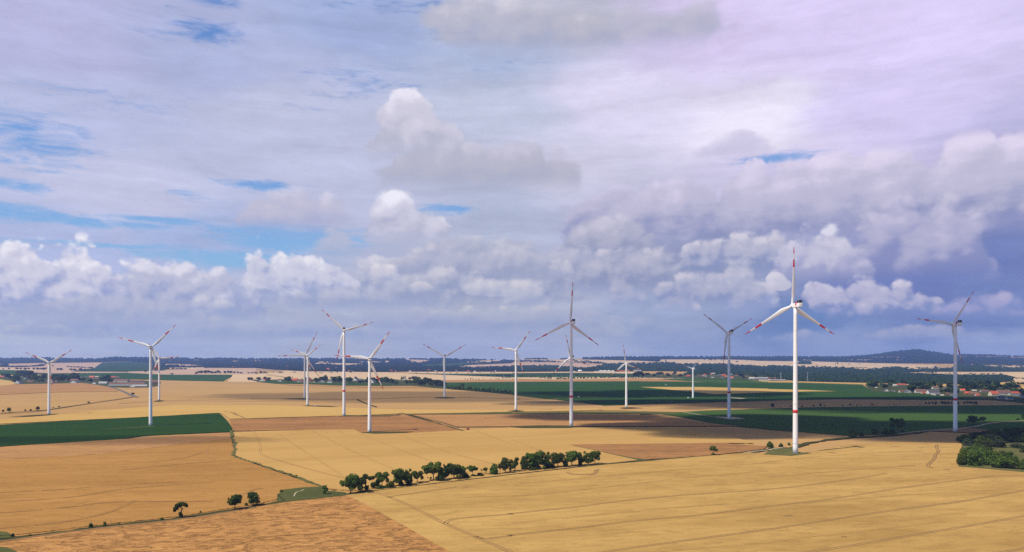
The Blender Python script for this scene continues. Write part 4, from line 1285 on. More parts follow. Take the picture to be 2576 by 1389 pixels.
HG = 'trees and bushes of the hedgerow across the wheat'
HEDGE = [
    (1, 800, 902, 150, 148, 'round', 'leaf', 'large dense round tree at the left end of the hedgerow'),
    (1, 885, 896, 130, 140, 'multi', 'leaf_dark', 'leaning dark tree merging into the right side of the hedgerow\'s first round tree'),
    (1, 940, 880, 46, 58, 'bare', 'leaf_dry', 'half bare brownish shrub in the gap after the first pair of hedgerow trees'),
    (1, 1005, 858, 90, 100, 'multi', 'leaf_dark', 'lower left crown of the second clump of the hedgerow'),
    (1, 1065, 852, 105, 122, 'spread', 'leaf', 'taller right tree of the second clump of the hedgerow, open crown'),
    (1, 1134, 857, 60, 58, 'bush', 'leaf_light', 'pale green bush at the foot of the second hedgerow clump'),
    (1, 1040, 864, 90, 36, 'bush', 'leaf_dark', 'low dark bush under the second hedgerow clump'),
    (1, 1212, 842, 112, 142, 'tall', 'leaf', 'left tree of the third hedgerow clump, tall with a leafy base'),
    (1, 1285, 834, 86, 128, 'tall', 'leaf', 'middle tree of the third hedgerow clump, dark at the foot'),
    (1, 1362, 816, 96, 98, 'spread', 'leaf', 'small open tree with a thin bare trunk, right of the third hedgerow clump'),
    (1, 1466, 800, 36, 40, 'bare', 'leaf_dry', 'thin leaning shrub left of the broad vase-shaped hedgerow tree'),
    (1, 1500, 798, 145, 152, 'spread', 'leaf_light', 'broad vase-shaped light green tree in the hedgerow'),
    (1, 1558, 796, 85, 84, 'bush', 'leaf', 'dense bush against the right side of the vase-shaped hedgerow tree'),
    (1, 1606, 784, 52, 124, 'tall', 'leaf_dark', 'narrow dark tree left of the dense middle tree of the hedgerow'),
    (1, 1672, 780, 112, 122, 'round', 'leaf_dark', 'dense dark round tree near the middle of the hedgerow'),
    (1, 1738, 776, 66, 100, 'spread', 'leaf_light', 'light green loose tree touching the dense middle tree of the hedgerow'),
    (1, 1772, 772, 80, 46, 'bush', 'leaf_dark', 'dark low bush between the middle trees and the lone goblet tree of the hedgerow'),
    (1, 1830, 757, 82, 86, 'umbrella', 'leaf', 'lone goblet-shaped small tree in the hedgerow'),
    (1, 1895, 752, 82, 26, 'bush', 'leaf_dark', 'low flat dark bush right of the goblet-shaped hedgerow tree'),
    (1, 1904, 730, 18, 38, 'bare', 'leaf_dry', 'dead grey stem standing behind the low flat bush of the hedgerow'),
    (1, 1937, 737, 42, 56, 'umbrella', 'leaf', 'tiny umbrella-crowned tree before the long dense right part of the hedgerow'),
    (1, 2006, 740, 82, 84, 'bush', 'leaf', 'rounded bush opening the long dense right part of the hedgerow'),
    (1, 2062, 736, 54, 86, 'bare', 'leaf_dry', 'half bare tree between a rounded bush and a tall dark tree in the hedgerow'),
    (1, 2106, 730, 80, 122, 'round', 'leaf_dark', 'tall dark tree behind the half bare tree of the hedgerow'),
    (2, 28, 717, 92, 112, 'multi', 'leaf', 'spreading tree with several thin trunks in the right part of the hedgerow'),
    (2, 100, 702, 66, 104, 'bush', 'leaf_dark', 'dark bushy tree before the tallest trees of the hedgerow'),
    (2, 158, 700, 96, 132, 'tall', 'leaf', 'tall full tree left of the tallest hedgerow tree'),
    (2, 225, 697, 104, 142, 'round', 'leaf', 'tallest tree of the dense right part of the hedgerow'),
    (2, 290, 692, 92, 128, 'tall', 'leaf_dark', 'tall tree right of the tallest hedgerow tree'),
    (2, 385, 682, 98, 115, 'round', 'leaf_dark', 'dark oval tree after the dense block of the hedgerow'),
    (2, 455, 677, 54, 60, 'bush', 'leaf_light', 'light green bush in the gap near the right end of the hedgerow'),
    (2, 505, 672, 124, 120, 'round', 'leaf', 'wide round tree, first of the last three at the right end of the hedgerow'),
    (2, 590, 666, 70, 104, 'multi', 'leaf', 'slim loose tree between the wide round tree and the last trees of the hedgerow'),
    (2, 645, 662, 78, 108, 'tall', 'leaf', 'upright tree next to the last tree of the hedgerow'),
    (2, 702, 656, 84, 106, 'spread', 'leaf', 'last tree at the right end of the hedgerow, with visible forked trunks'),
    (2, 180, 699, 120, 42, 'bush', 'leaf_dark', 'dark undergrowth bush below the tallest trees of the hedgerow'),
    (2, 330, 688, 90, 40, 'bush', 'leaf_dark', 'undergrowth bush between the tallest trees and the dark oval tree of the hedgerow'),
    (2, 578, 667, 40, 40, 'bush', 'leaf_dark', 'small dark bush at the foot of the slim loose tree of the hedgerow'),
    (1, 1222, 843, 60, 50, 'bush', 'leaf_dark', 'dark bush at the foot of the third clump\'s left tree in the hedgerow'),
    (1, 1292, 836, 60, 44, 'bush', 'leaf_dark', 'dark bush at the foot of the third clump\'s middle tree in the hedgerow'),
]
for k, x, y, w, h, kind, fol, lab in HEDGE:
    tree('bush' if kind == 'bush' else ('shrub' if w < 60 and kind == 'bare' else 'hedgerow_tree'), kind, fol, *bt(k, x, y, w * 1.14, h * 1.1), lab, 'bush' if kind == 'bush' else 'tree', HG)
LG = 'lone trees and bushes along the farm track on the left'
for k, x, y, w, h, kind, fol, lab in (
    (0, 1525, 1112, 118, 142, 'pine', 'leaf_dark', 'wind-bent pine with a crooked trunk by the farm track'),
    (0, 1985, 1040, 116, 132, 'round', 'leaf_dark', 'dense dark round tree, left one of the pair by the farm track'),
    (0, 2140, 1008, 122, 122, 'round', 'leaf_dark', 'dense dark round tree, right one of the pair by the farm track'),
    (0, 767, 1196, 52, 48, 'bush', 'leaf', 'round green bush on the farm track verge left of a thin sapling'),
    (0, 884, 1186, 30, 52, 'tall', 'leaf', 'thin sapling on the farm track verge beside a wooden post'),
    (0, 1005, 1166, 28, 20, 'bush', 'leaf', 'low bush on the verge just right of the wooden post'),
    (0, 1365, 1132, 40, 32, 'bush', 'leaf_dark', 'low dark bush left of the wind-bent pine'),
    (0, 1692, 1068, 28, 26, 'bush', 'leaf', 'small bush right of the wind-bent pine'),
    (0, 108, 1276, 42, 42, 'bush', 'leaf_grey', 'greyish bush at the left edge beside the farm track'),
    (0, 256, 1266, 26, 28, 'bush', 'leaf', 'small bush, second from the left edge on the farm track'),
    (1, 587, 912, 48, 84, 'tall', 'leaf', 'narrow young tree at the right end of the green meadow hollow'),
    (1, 212, 893, 38, 30, 'bush', 'leaf', 'small bush at the upper left corner of the green meadow hollow'),
    (1, 292, 745, 26, 18, 'bush', 'leaf', 'tiny bush on the ditch, left one of two above the meadow hollow'),
    (1, 340, 757, 30, 18, 'bush', 'leaf', 'tiny bush on the ditch, right one of two above the meadow hollow'),
):
    tree('bush' if kind == 'bush' else ('pine_tree' if kind == 'pine' else 'field_tree'), kind, fol, *bt(k, x, y, w, h), lab, 'bush' if kind == 'bush' else 'tree', LG)
RG = 'trees and bushes by the paths on the right'
for k, x, y, w, h, kind, fol, lab in (
    (2, 1697, 577, 88, 82, 'umbrella', 'leaf_light', 'lone umbrella-crowned tree in front of the brown barley triangle'),
    (3, 18, 518, 56, 60, 'bush', 'leaf_light', 'yellowish bush beside the gravel track left of the nearest turbine'),
    (3, 110, 502, 46, 30, 'bush', 'leaf', 'round low bush left of the nearest turbine, right of the yellowish bush'),
    (3, 178, 490, 30, 24, 'bush', 'leaf', 'smallest bush at the left side of the nearest turbine\'s tower'),
    (3, 706, 428, 80, 78, 'bush', 'leaf_dark', 'dense dark bush at the left end of the dark row by the maize'),
    (3, 790, 418, 52, 44, 'bush', 'leaf_dark', 'smaller dark bush, second from the left in the dark row by the maize'),
    (3, 906, 406, 58, 58, 'tall', 'leaf_dark', 'dark upright shrub in the middle of the dark row by the maize'),
    (3, 990, 398, 70, 46, 'bush', 'leaf_dark', 'dark bush just left of the tall ragged tree by the maize'),
    (3, 1050, 392, 50, 42, 'bush', 'leaf_dark', 'dark bush at the foot of the tall ragged tree by the maize'),
    (3, 1095, 386, 118, 124, 'spread', 'leaf_dark', 'tall ragged dark tree at the right of the dark row by the maize'),
    (3, 1136, 384, 36, 24, 'bush', 'leaf_dark', 'low dark bush at the right end of the dark row by the maize'),
    (3, 1735, 318, 98, 78, 'round', 'leaf_dark', 'large dark round tree on the path behind the far right turbine'),
    (3, 1812, 296, 54, 48, 'round', 'leaf_dark', 'smaller dark round tree beside the large round one behind the far right turbine'),
    (3, 2158, 272, 36, 52, 'round', 'leaf_dark', 'dark tree cut by the right edge beyond the path'),
    (3, 2112, 281, 28, 22, 'bush', 'leaf_dark', 'small dark bush near the right edge on the path'),
):
    tree('bush' if kind == 'bush' else 'path_tree', kind, fol, *bt(k, x, y, w, h), lab, 'bush' if kind == 'bush' else 'tree', RG)
tree('field_tree', 'round', 'leaf_dark', *S(5, (1012, 960))[0], 6.5, 11, 'dark oval tree in the green field left of the smallest turbine', 'tree', None, 500, .11)

# scrub at the right edge
sx = random.Random(5)
spots = [(1665, 470, 90, 60), (1740, 455, 110, 62), (1830, 440, 110, 60), (1920, 425, 120, 62), (2010, 415, 110, 58), (2100, 412, 120, 60), (2180, 415, 110, 60), (1690, 500, 80, 56), (1790, 490, 110, 66), (1880, 475, 120, 70),
         (1980, 465, 120, 66), (2075, 460, 130, 70), (2170, 470, 110, 70), (1760, 530, 80, 50), (1850, 520, 90, 56), (1960, 515, 100, 60), (1700, 590, 90, 70), (1660, 620, 100, 86), (1760, 600, 110, 76), (1840, 600, 110, 76),
         (1650, 660, 90, 90), (1720, 668, 120, 100), (1800, 665, 60, 44), (1880, 660, 130, 96), (1920, 620, 90, 66), (1980, 610, 90, 60), (2010, 690, 130, 92), (2080, 670, 90, 76), (2150, 700, 90, 76), (2110, 520, 90, 36), (2180, 560, 60, 40), (2040, 590, 70, 40)]
for k, (x, y, w, h) in enumerate(sorted(spots, key=lambda q: q[1])):
    near = y > 580
    fol = sx.choice(['leaf', 'leaf', 'leaf_light']) if near else sx.choice(['leaf_grey', 'leaf_grey', 'leaf_dark', 'leaf'])
    tree('bush', 'bush', fol, *bt(3, x, y, w * 1.35, h * 1.2),
         'rounded bush in the front edge of the scrub at the right' if near else 'greyish green bush in the back of the scrub at the right', 'bush', 'bushes of the scrub thicket, front' if near else 'bushes of the scrub thicket, back')

# small trees farther off
def row(k, items, name, label, group, kinds=('round', 'spread', 'tall'), fol='leaf_far', detail=240, size=.15):
    for x, y, w, h in items:
        tree(name, rnd.choice(kinds), fol, *st_(k, x, y, w, h), label, 'tree', group, detail, size, parts=False)


row(6, [(90, 1212, 82, 82), (465, 1207, 46, 46), (685, 1207, 36, 36), (915, 1197, 46, 42), (1060, 1192, 54, 62), (1140, 1187, 34, 32), (1505, 1182, 36, 32), (1655, 1187, 42, 52), (1715, 1177, 26, 22), (1790, 1182, 36, 32), (1860, 1177, 22, 22), (2090, 1172, 40, 42), (2130, 1177, 26, 26), (2440, 1167, 22, 22), (2530, 1167, 26, 26)],
    'roadside_tree', 'small dark tree in the loose row along the shaded stubble behind the nearest turbine', 'small trees along the shaded stubble')
row(7, [(15, 1162, 26, 26), (75, 1167, 26, 26), (485, 1157, 26, 22), (605, 1157, 48, 58), (675, 1147, 42, 52), (735, 1147, 42, 52), (800, 1157, 48, 68), (925, 1157, 68, 78), (985, 1152, 54, 62), (1050, 1152, 54, 62), (1110, 1147, 48, 52), (1250, 1157, 48, 68), (1370, 1147, 48, 58), (1435, 1147, 54, 68), (1495, 1152, 54, 68), (1555, 1147, 54, 54), (1615, 1157, 58, 72)],
    'roadside_tree', 'round dark tree in the row along the shaded stubble by the far right turbine', 'round trees by the far right turbine')
for x, y, w, h, lab in ((60, 1310, 50, 60, 'greyish tree left of the dark one at the left edge of the stubble'), (180, 1312, 92, 102, 'dark round tree near the left edge of the stubble'), (507, 1292, 48, 46, 'round tree, left one of two left of the far left turbine'), (617, 1287, 48, 46, 'round tree, right one of two left of the far left turbine'),
                        (757, 1272, 76, 86, 'dark leaning tree closest to the left of the far left turbine'), (1080, 1227, 34, 26, 'low bushy tree just right of the far left turbine'), (1190, 1212, 44, 32, 'flat-crowned tree on the path right of the far left turbine'), (1787, 1132, 58, 46, 'lone round tree midway along the path right of the far left turbine')):
    tree('path_tree', 'round', 'leaf_dark', *st_(0, x, y, w, h), lab, 'tree', 'trees along the left path', 500, .11)
tree('path_tree', 'round', 'leaf_dark', *st_(1, 100, 957, 66, 48), 'lone round tree beside the bend of the asphalt road', 'tree', None, 500, .11)
row(0, [(65, 452, 34, 34), (180, 447, 44, 40), (340, 450, 92, 44), (420, 447, 40, 38), (510, 457, 72, 50), (575, 452, 56, 44), (675, 457, 54, 54), (760, 457, 92, 50), (830, 455, 60, 44), (890, 462, 96, 56), (1065, 387, 36, 34), (800, 385, 60, 26), (1165, 462, 64, 46), (1230, 467, 76, 54), (1430, 474, 76, 50), (1500, 474, 70, 46), (1620, 467, 96, 50), (1720, 460, 50, 30), (1840, 425, 70, 34), (1700, 460, 40, 30), (1880, 460, 60, 34)]
    + [(1350 + 24 * i + rnd.uniform(-8, 8), 400 + i * 1.0, rnd.uniform(18, 40), rnd.uniform(18, 34)) for i in range(22)], 'field_tree', 'small round tree in the rows on the pink left far field', 'trees on the far field at the left', ('round',))
row(1, [(1370, 545, 60, 46), (1420, 535, 70, 60), (1480, 532, 80, 64), (1550, 530, 90, 70), (1620, 530, 86, 68), (1690, 528, 80, 50), (1765, 528, 70, 50), (1810, 528, 80, 66), (1860, 528, 50, 34), (1955, 528, 70, 56), (2020, 528, 70, 58), (2070, 528, 70, 54), (2140, 528, 60, 46), (2210, 528, 60, 44), (2280, 528, 80, 30), (2430, 528, 60, 28), (2500, 528, 60, 30), (2560, 528, 40, 36)],
    'field_tree', 'round tree in the dense row behind the far beet field corner', 'row of trees behind the beet field corner', ('round',))
row(1, [(355, 497, 64, 40), (890, 552, 76, 34), (2430, 672, 80, 70), (2490, 672, 70, 72), (2545, 682, 80, 34), (1075, 360, 36, 30), (1130, 362, 22, 20), (1240, 415, 36, 20), (1335, 418, 26, 14), (800, 450, 90, 44), (910, 448, 80, 40), (1000, 440, 90, 26), (1080, 445, 70, 34), (1150, 450, 80, 36)], 'field_tree', 'dark bushy tree standing alone on the pale far fields left of centre', 'lone trees on the pale far fields', ('round',))
row(2, [(20, 530, 40, 26), (90, 526, 60, 50), (170, 522, 60, 40), (210, 528, 40, 30), (350, 532, 70, 34), (430, 530, 38, 38), (495, 536, 76, 48), (560, 532, 24, 34), (598, 536, 26, 26), (710, 530, 60, 30), (780, 528, 70, 40), (885, 542, 28, 30), (1128, 542, 20, 20), (1165, 542, 54, 30), (1285, 542, 40, 38), (1325, 542, 40, 38), (1490, 532, 28, 44), (1525, 536, 42, 38), (1550, 536, 26, 24), (1605, 538, 44, 30), (1640, 530, 40, 40), (1905, 530, 50, 44), (1955, 532, 40, 26), (2105, 527, 30, 30), (2228, 524, 36, 18), (2367, 527, 24, 26), (2530, 520, 26, 20)],
    'field_tree', 'small tree dotted on the tan field beyond the middle village', 'trees dotted beyond the middle village')
row(3, [(360, 650, 70, 72), (400, 645, 50, 74), (430, 652, 40, 70)], 'conifer', 'dark conifer clustered by the white gabled farmhouse on the tan field', 'conifers by the farmhouse', ('cone',), 'leaf_dark', 260, .14)
row(3, [(520, 656, 70, 56), (580, 655, 90, 74), (650, 652, 80, 70), (700, 655, 60, 60), (730, 655, 36, 60)], 'field_tree', 'bushy tree in the clump right of the white gabled farmhouse', 'clump right of the farmhouse')
row(3, [(1635, 652, 26, 26), (1680, 657, 22, 20), (1745, 652, 24, 36), (1790, 652, 20, 30), (1850, 652, 20, 18), (1908, 652, 34, 20), (2003, 647, 24, 16), (2147, 647, 26, 16), (2257, 642, 18, 26), (2310, 642, 34, 22), (2385, 632, 34, 32), (2415, 632, 20, 20), (2455, 632, 28, 32), (2500, 627, 28, 32), (2535, 627, 30, 22)],
    'field_tree', 'tiny tree in the line along the harvested field right of the Y-shaped turbine', 'tiny trees along the harvested field')
rr = random.Random(11)
row(3, [(x + rr.uniform(-20, 20), 535 + rr.uniform(-4, 8), rr.uniform(26, 60), rr.uniform(24, 48)) for x in (650, 880, 930, 1010, 1060, 1180, 1220, 1330, 1370, 1440, 1500, 1560, 1590, 1680, 1750, 1780, 1860, 1900, 1960, 2040, 2140, 2230, 2330)]
    + [(x, 590, rr.uniform(50, 90), rr.uniform(30, 46)) for x in (1950, 2100, 2280, 2350, 2450, 2520)], 'field_tree', 'small tree in the line on the pale strip beyond the centre', 'line of trees on the pale strip')
row(4, [(x + rr.uniform(-8, 8), y + rr.uniform(-4, 4), rr.uniform(24, 50), rr.uniform(24, 46)) for x, y in [(20, 605), (160, 602), (200, 600), (235, 602), (300, 604), (390, 606), (430, 600), (460, 600), (500, 604), (565, 632), (600, 635), (635, 625), (670, 640), (705, 640), (740, 640), (790, 640), (735, 602), (775, 602), (910, 645), (940, 645), (985, 645), (1020, 645), (1060, 648), (1095, 645), (1130, 645),
       (1225, 640), (1260, 638), (1325, 636), (1385, 632), (1425, 634), (1460, 632), (1505, 632), (1540, 632), (1595, 632), (1650, 630), (1680, 628), (1700, 628), (1785, 628), (1815, 622), (1845, 622), (1885, 622), (1945, 620), (1975, 620), (2010, 618), (2040, 618), (2090, 618), (2130, 618), (2160, 620), (2200, 620), (2250, 622), (2350, 622), (2385, 622), (2420, 622), (2450, 622), (2500, 624), (2550, 624), (1040, 602), (1075, 602), (940, 600), (1320, 598), (600, 560), (420, 556), (1045, 560), (1490, 562), (1725, 562)]],
    'roadside_tree', 'tiny dark tree in the long line along the pale strip right of centre', 'long line of roadside trees')
row(4, [(2480, 595, 110, 100), (2540, 597, 120, 120)], 'field_tree', 'large dark tree left of the smallest turbine at the end of the roadside line', 'pair of large dark trees', ('round',))
row(5, [(30, 597, 90, 116), (60, 600, 70, 90), (705, 545, 76, 66), (670, 546, 40, 30)], 'field_tree', 'large rounded dark tree before the far right village', 'large trees before the far right village', ('round',))
row(5, [(x + rr.uniform(-8, 8), 622 + rr.uniform(-3, 3), rr.uniform(24, 44), rr.uniform(18, 30)) for x in (20, 60, 115, 145, 175, 205, 235, 270, 350, 380, 410, 460, 500, 545, 590, 640, 690, 720, 780, 830)], 'roadside_tree', 'tiny dark tree in the long line along the pale strip right of centre', 'long line of roadside trees')
row(6, [(1745 + 34 * i, 428, 26, 32) for i in range(8)] + [(1240 + 62 * i, 412, 22, 20) for i in range(8)], 'avenue_tree', 'tiny evenly spaced avenue tree on the far pale field, left of the round wood', 'avenue left of the round wood', ('round',))
row(7, [(413 + 36.5 * i, 420, 26, 30) for i in range(7)] + [(705, 420, 24, 28), (740, 424, 24, 26), (795, 424, 60, 50), (850, 420, 26, 26), (886, 424, 24, 30)], 'avenue_tree', 'tiny evenly spaced avenue tree on the far pale field, right of the round wood', 'avenue right of the round wood', ('round',))
row(5, [(1830 + 28 * i + rr.uniform(-4, 4), 386 + i * .3, 22, 20) for i in range(16)] + [(2330 + 30 * i, 392, 20, 20) for i in range(9)], 'avenue_tree', 'tiny tree of the far avenue behind the shaded turbine in the maize', 'far avenue behind the maize turbine', ('round',))
row(5, [(515, 290, 30, 40), (920, 350, 24, 34), (1300, 262, 26, 18), (1370, 262, 24, 16), (1420, 266, 80, 26), (1510, 268, 40, 26), (1640, 272, 36, 24), (2140, 286, 34, 18), (1955, 305, 50, 34)], 'field_tree', 'tiny tree on the far pale slope behind the smallest turbine', 'tiny trees on the far pale slope', ('round',))
row(6, [(1362, 350, 16, 40), (1405, 348, 24, 46)], 'poplar', 'slender poplar standing on the far pale slope right of the nearest turbine', 'two slender poplars', ('tall',))
row(6, [(985, 372, 70, 22), (1070, 370, 50, 14), (1120, 364, 30, 14), (1490, 350, 60, 18), (1630, 350, 70, 22), (1840, 344, 60, 18), (1880, 340, 24, 12), (2070, 334, 50, 14), (2160, 332, 90, 12)], 'field_tree', 'tiny low tree on the far pale slope right of the nearest turbine', 'low trees on the far pale slope', ('round',))
row(7, [(2380, 628, 50, 36), (2425, 634, 40, 30), (2475, 634, 40, 28), (2550, 640, 70, 30), (2230, 755, 80, 50), (2290, 758, 80, 56), (2345, 755, 60, 60), (2455, 752, 60, 56), (2510, 758, 60, 50), (2560, 760, 60, 60)], 'field_tree', 'round tree on the bright stubble at the right edge beyond the village', 'trees at the right edge beyond the village', ('round',))

# ------------------------------------------------------------------ houses, barns, villages
def house(px, py, w, h, wall, roof, gable=False, rz=None, name='house', rich=True, label=None, cat='house', group=None, deep=None):
    """Foot centre, width and ridge height in px of the photo."""
    p = at(px, py)
    m = p.y / F
    W, Hh = w * m, h * m
    if gable:
        Lx, Ly, along = W, (deep or 1.5) * W, 'y'
    else:
        Lx, Ly, along = W, min(W * .62, max(7.0, Hh * 1.0)) if deep is None else deep * W, 'x'
    span = Lx if along == 'y' else Ly
    run = Ly if along == 'y' else Lx
    eave = max(Hh * .38, Hh - span * .52)
    o = empty(name, p, rnd.uniform(-.25, .25) if rz is None else rz)
    tag(o, label, cat, group)
    R = Matrix.Rotation(math.pi / 2, 4, 'Z') if along == 'y' else Matrix.Identity(4)
    def fin(ob):
        ob.matrix_local = R
        return ob
    a, b = run / 2, span / 2
    wm = MB().put([(-a, -b, -.5), (a, -b, -.5), (a, b, -.5), (-a, b, -.5), (-a, -b, eave), (a, -b, eave), (a, b, eave), (-a, b, eave), (-a, 0, Hh - .12), (a, 0, Hh - .12)],
                  [(0, 1, 5, 4), (2, 3, 7, 6), (1, 2, 6, 9, 5), (3, 0, 4, 8, 7), (4, 5, 9, 8), (6, 7, 8, 9), (0, 3, 2, 1)])
    wl = fin(wm.build('wall', wall, o))
    sl = (Hh - eave) / b
    ov, ea, th = .35, .5, .22
    zr, ze, yb_ = Hh + .05, eave - sl * ea + .05, b + ea
    rm = MB()
    for s in (-1, 1):
        v = [(-a - ov, 0, zr), (a + ov, 0, zr), (a + ov, s * yb_, ze), (-a - ov, s * yb_, ze)]
        v += [(x, y, z + th) for x, y, z in v]
        rm.put(v, [(0, 1, 2, 3), (7, 6, 5, 4), (0, 4, 5, 1), (1, 5, 6, 2), (2, 6, 7, 3), (3, 7, 4, 0)])
    rf = fin(rm.build('roof', roof, o))
    if rich:
        cx_ = rnd.uniform(-.3, .3) * run
        ch = MB().box(cx_ - .35, cx_ + .35, -.35, .35, Hh - .6, Hh + 1.1).build('chimney', MAT['brick'], rf)
        n_ = max(2, int(run / 3.4))
        for s in (-1, 1):
            for k in range(n_):
                x = -a + (k + .5) * run / n_
                if k == n_ // 2 and s == -1:
                    MB().box(x - .5, x + .5, s * b - .05, s * b + .05, 0, 2.1).build('door', MAT['door_wood'], wl)
                    continue
                MB().box(x - .55, x + .55, s * b - .05, s * b + .05, 1.0, min(2.3, eave - .3)).build('window', MAT['window_glass'], wl)
            if Hh > 5:
                MB().box(s * a - .05, s * a + .05, -.55, .55, eave * .9, eave * .9 + 1.2).build('window', MAT['window_glass'], wl)
                MB().box(s * a - .05, s * a + .05, -b * .55 - .5, -b * .55 + .5, 1.0, 2.2).build('window', MAT['window_glass'], wl)
                MB().box(s * a - .05, s * a + .05, b * .55 - .5, b * .55 + .5, 1.0, 2.2).build('window', MAT['window_glass'], wl)
    return o


WH, CR, BK, GY, TM = WALLS
RD, BR, SL, BT, SG, SP = ROOFS
WN = {WH: 'white', CR: 'cream', BK: 'brick', GY: 'grey', TM: 'timber'}
RN = {RD: 'red', BR: 'brown', SL: 'slate', BT: 'bright red', SG: 'grey', SP: 'pale'}
ORD = ['', 'first', 'second', 'third', 'fourth', 'fifth', 'sixth', 'seventh', 'eighth', 'ninth', 'tenth', 'eleventh', 'twelfth', 'thirteenth', 'fourteenth', 'fifteenth', 'sixteenth', 'seventeenth', 'eighteenth', 'nineteenth', 'twentieth',
       'twenty-first', 'twenty-second', 'twenty-third', 'twenty-fourth', 'twenty-fifth', 'twenty-sixth', 'twenty-seventh', 'twenty-eighth', 'twenty-ninth', 'thirtieth', 'thirty-first', 'thirty-second', 'thirty-third']
RECTS = []


def village(items, where, group, rich=True):
    """items: (strip, x, base y, width, height, wall, roof, gable[, name])"""
    its = sorted(items, key=lambda q: 322 * q[0] + .125 * q[1])
    for i, q in enumerate(its):
        k, x, y, w, h, wa, ro, ga = q[:8]
        nm = q[8] if len(q) > 8 else 'house'
        px, py, wp, hp = st_(k, x, y, w, h)
        RECTS.append((px - wp / 2, px + wp / 2, py - hp, py))
        house(px, py, wp, hp, wa, ro, ga, name=nm, rich=rich and nm == 'house', cat='barn' if nm != 'house' else 'house', group=group,
              label='%s %s with %s roof, %s building from the left in the %s' % (WN[wa], nm.replace('_', ' '), RN[ro], ORD[i + 1], where))


village([(0, 385, 732, 98, 68, WH, SL, 1), (0, 615, 706, 130, 42, BK, BR, 0), (0, 40, 616, 84, 44, CR, RD, 0), (0, 800, 571, 90, 52, CR, BR, 1), (0, 1045, 716, 76, 68, CR, BR, 1), (0, 1110, 711, 92, 44, GY, BR, 0), (0, 1500, 694, 160, 62, BK, BR, 0), (0, 1525, 718, 120, 52, WH, SL, 1),
         (0, 1850, 616, 96, 44, CR, BT, 0), (0, 1950, 606, 72, 28, CR, SP, 0), (0, 1920, 652, 120, 44, BK, BR, 0), (0, 2280, 617, 80, 38, BK, RD, 0), (0, 2370, 622, 84, 38, GY, BR, 0), (0, 1640, 616, 40, 32, WH, SL, 1), (0, 1752, 607, 80, 28, GY, SL, 0), (0, 930, 700, 50, 22, WH, BR, 0),
         (0, 520, 640, 60, 40, GY, SL, 1), (0, 2440, 700, 330, 62, GY, BR, 0, 'barn'), (0, 2560, 768, 720, 66, WH, BR, 0, 'cattle_shed'), (1, 180, 702, 260, 42, GY, BR, 0, 'barn'), (1, 545, 742, 124, 82, TM, BR, 0, 'barn'), (0, 2080, 735, 190, 46, GY, SG, 0, 'shed'), (0, 1900, 742, 60, 32, WH, SG, 0, 'shed'), (1, 240, 790, 300, 40, GY, SG, 0, 'shed'), (1, 90, 800, 84, 16, WH, SP, 0, 'shed')],
        'left village', 'buildings of the left village')
village([(2, 150, 682, 112, 56, WH, RD, 1), (2, 480, 684, 104, 48, GY, BR, 0), (2, 500, 690, 60, 44, WH, SL, 1), (2, 785, 684, 116, 62, BK, RD, 0), (2, 860, 697, 64, 38, WH, SL, 0), (2, 925, 698, 64, 60, BK, BR, 0), (2, 1090, 688, 70, 72, BK, RD, 1), (2, 1190, 700, 60, 48, GY, BR, 0), (2, 1325, 707, 112, 62, GY, SL, 1), (2, 1490, 714, 88, 60, WH, SL, 0),
         (2, 2015, 668, 96, 54, WH, SL, 1), (2, 2105, 668, 70, 40, GY, SL, 0), (2, 2350, 718, 92, 78, WH, SL, 1), (2, 125, 522, 62, 34, WH, BR, 0), (3, 425, 656, 72, 54, WH, BR, 1), (3, 270, 662, 44, 18, WH, SL, 0)], 'middle village among trees', 'buildings of the middle village')
village([(3, 140, 490, 64, 38, BK, RD, 0), (3, 215, 487, 54, 24, WH, RD, 0), (3, 525, 487, 58, 34, WH, SL, 1), (3, 590, 480, 50, 26, BK, BR, 0), (3, 800, 472, 64, 30, BK, RD, 0), (3, 905, 478, 58, 34, BK, RD, 0), (3, 975, 480, 30, 24, WH, SL, 1), (3, 1020, 482, 70, 16, WH, SP, 0), (3, 1320, 478, 50, 24, GY, BR, 0), (3, 1450, 478, 60, 26, WH, BR, 0),
         (3, 1620, 482, 60, 24, CR, BR, 0), (3, 1690, 484, 54, 22, BK, RD, 0), (3, 1830, 486, 44, 24, WH, SL, 1), (3, 2245, 482, 30, 26, WH, RD, 1), (2, 1450, 452, 60, 36, BK, RD, 0), (2, 1620, 430, 50, 26, WH, BR, 0), (2, 1860, 478, 60, 20, CR, RD, 0), (2, 1930, 488, 60, 18, WH, BR, 0), (2, 2130, 480, 60, 20, WH, RD, 0), (2, 380, 440, 36, 26, WH, SL, 1), (2, 620, 388, 50, 20, BK, RD, 0), (2, 820, 384, 30, 16, WH, SL, 1)], 'distant village', 'buildings of the distant village', rich=False)
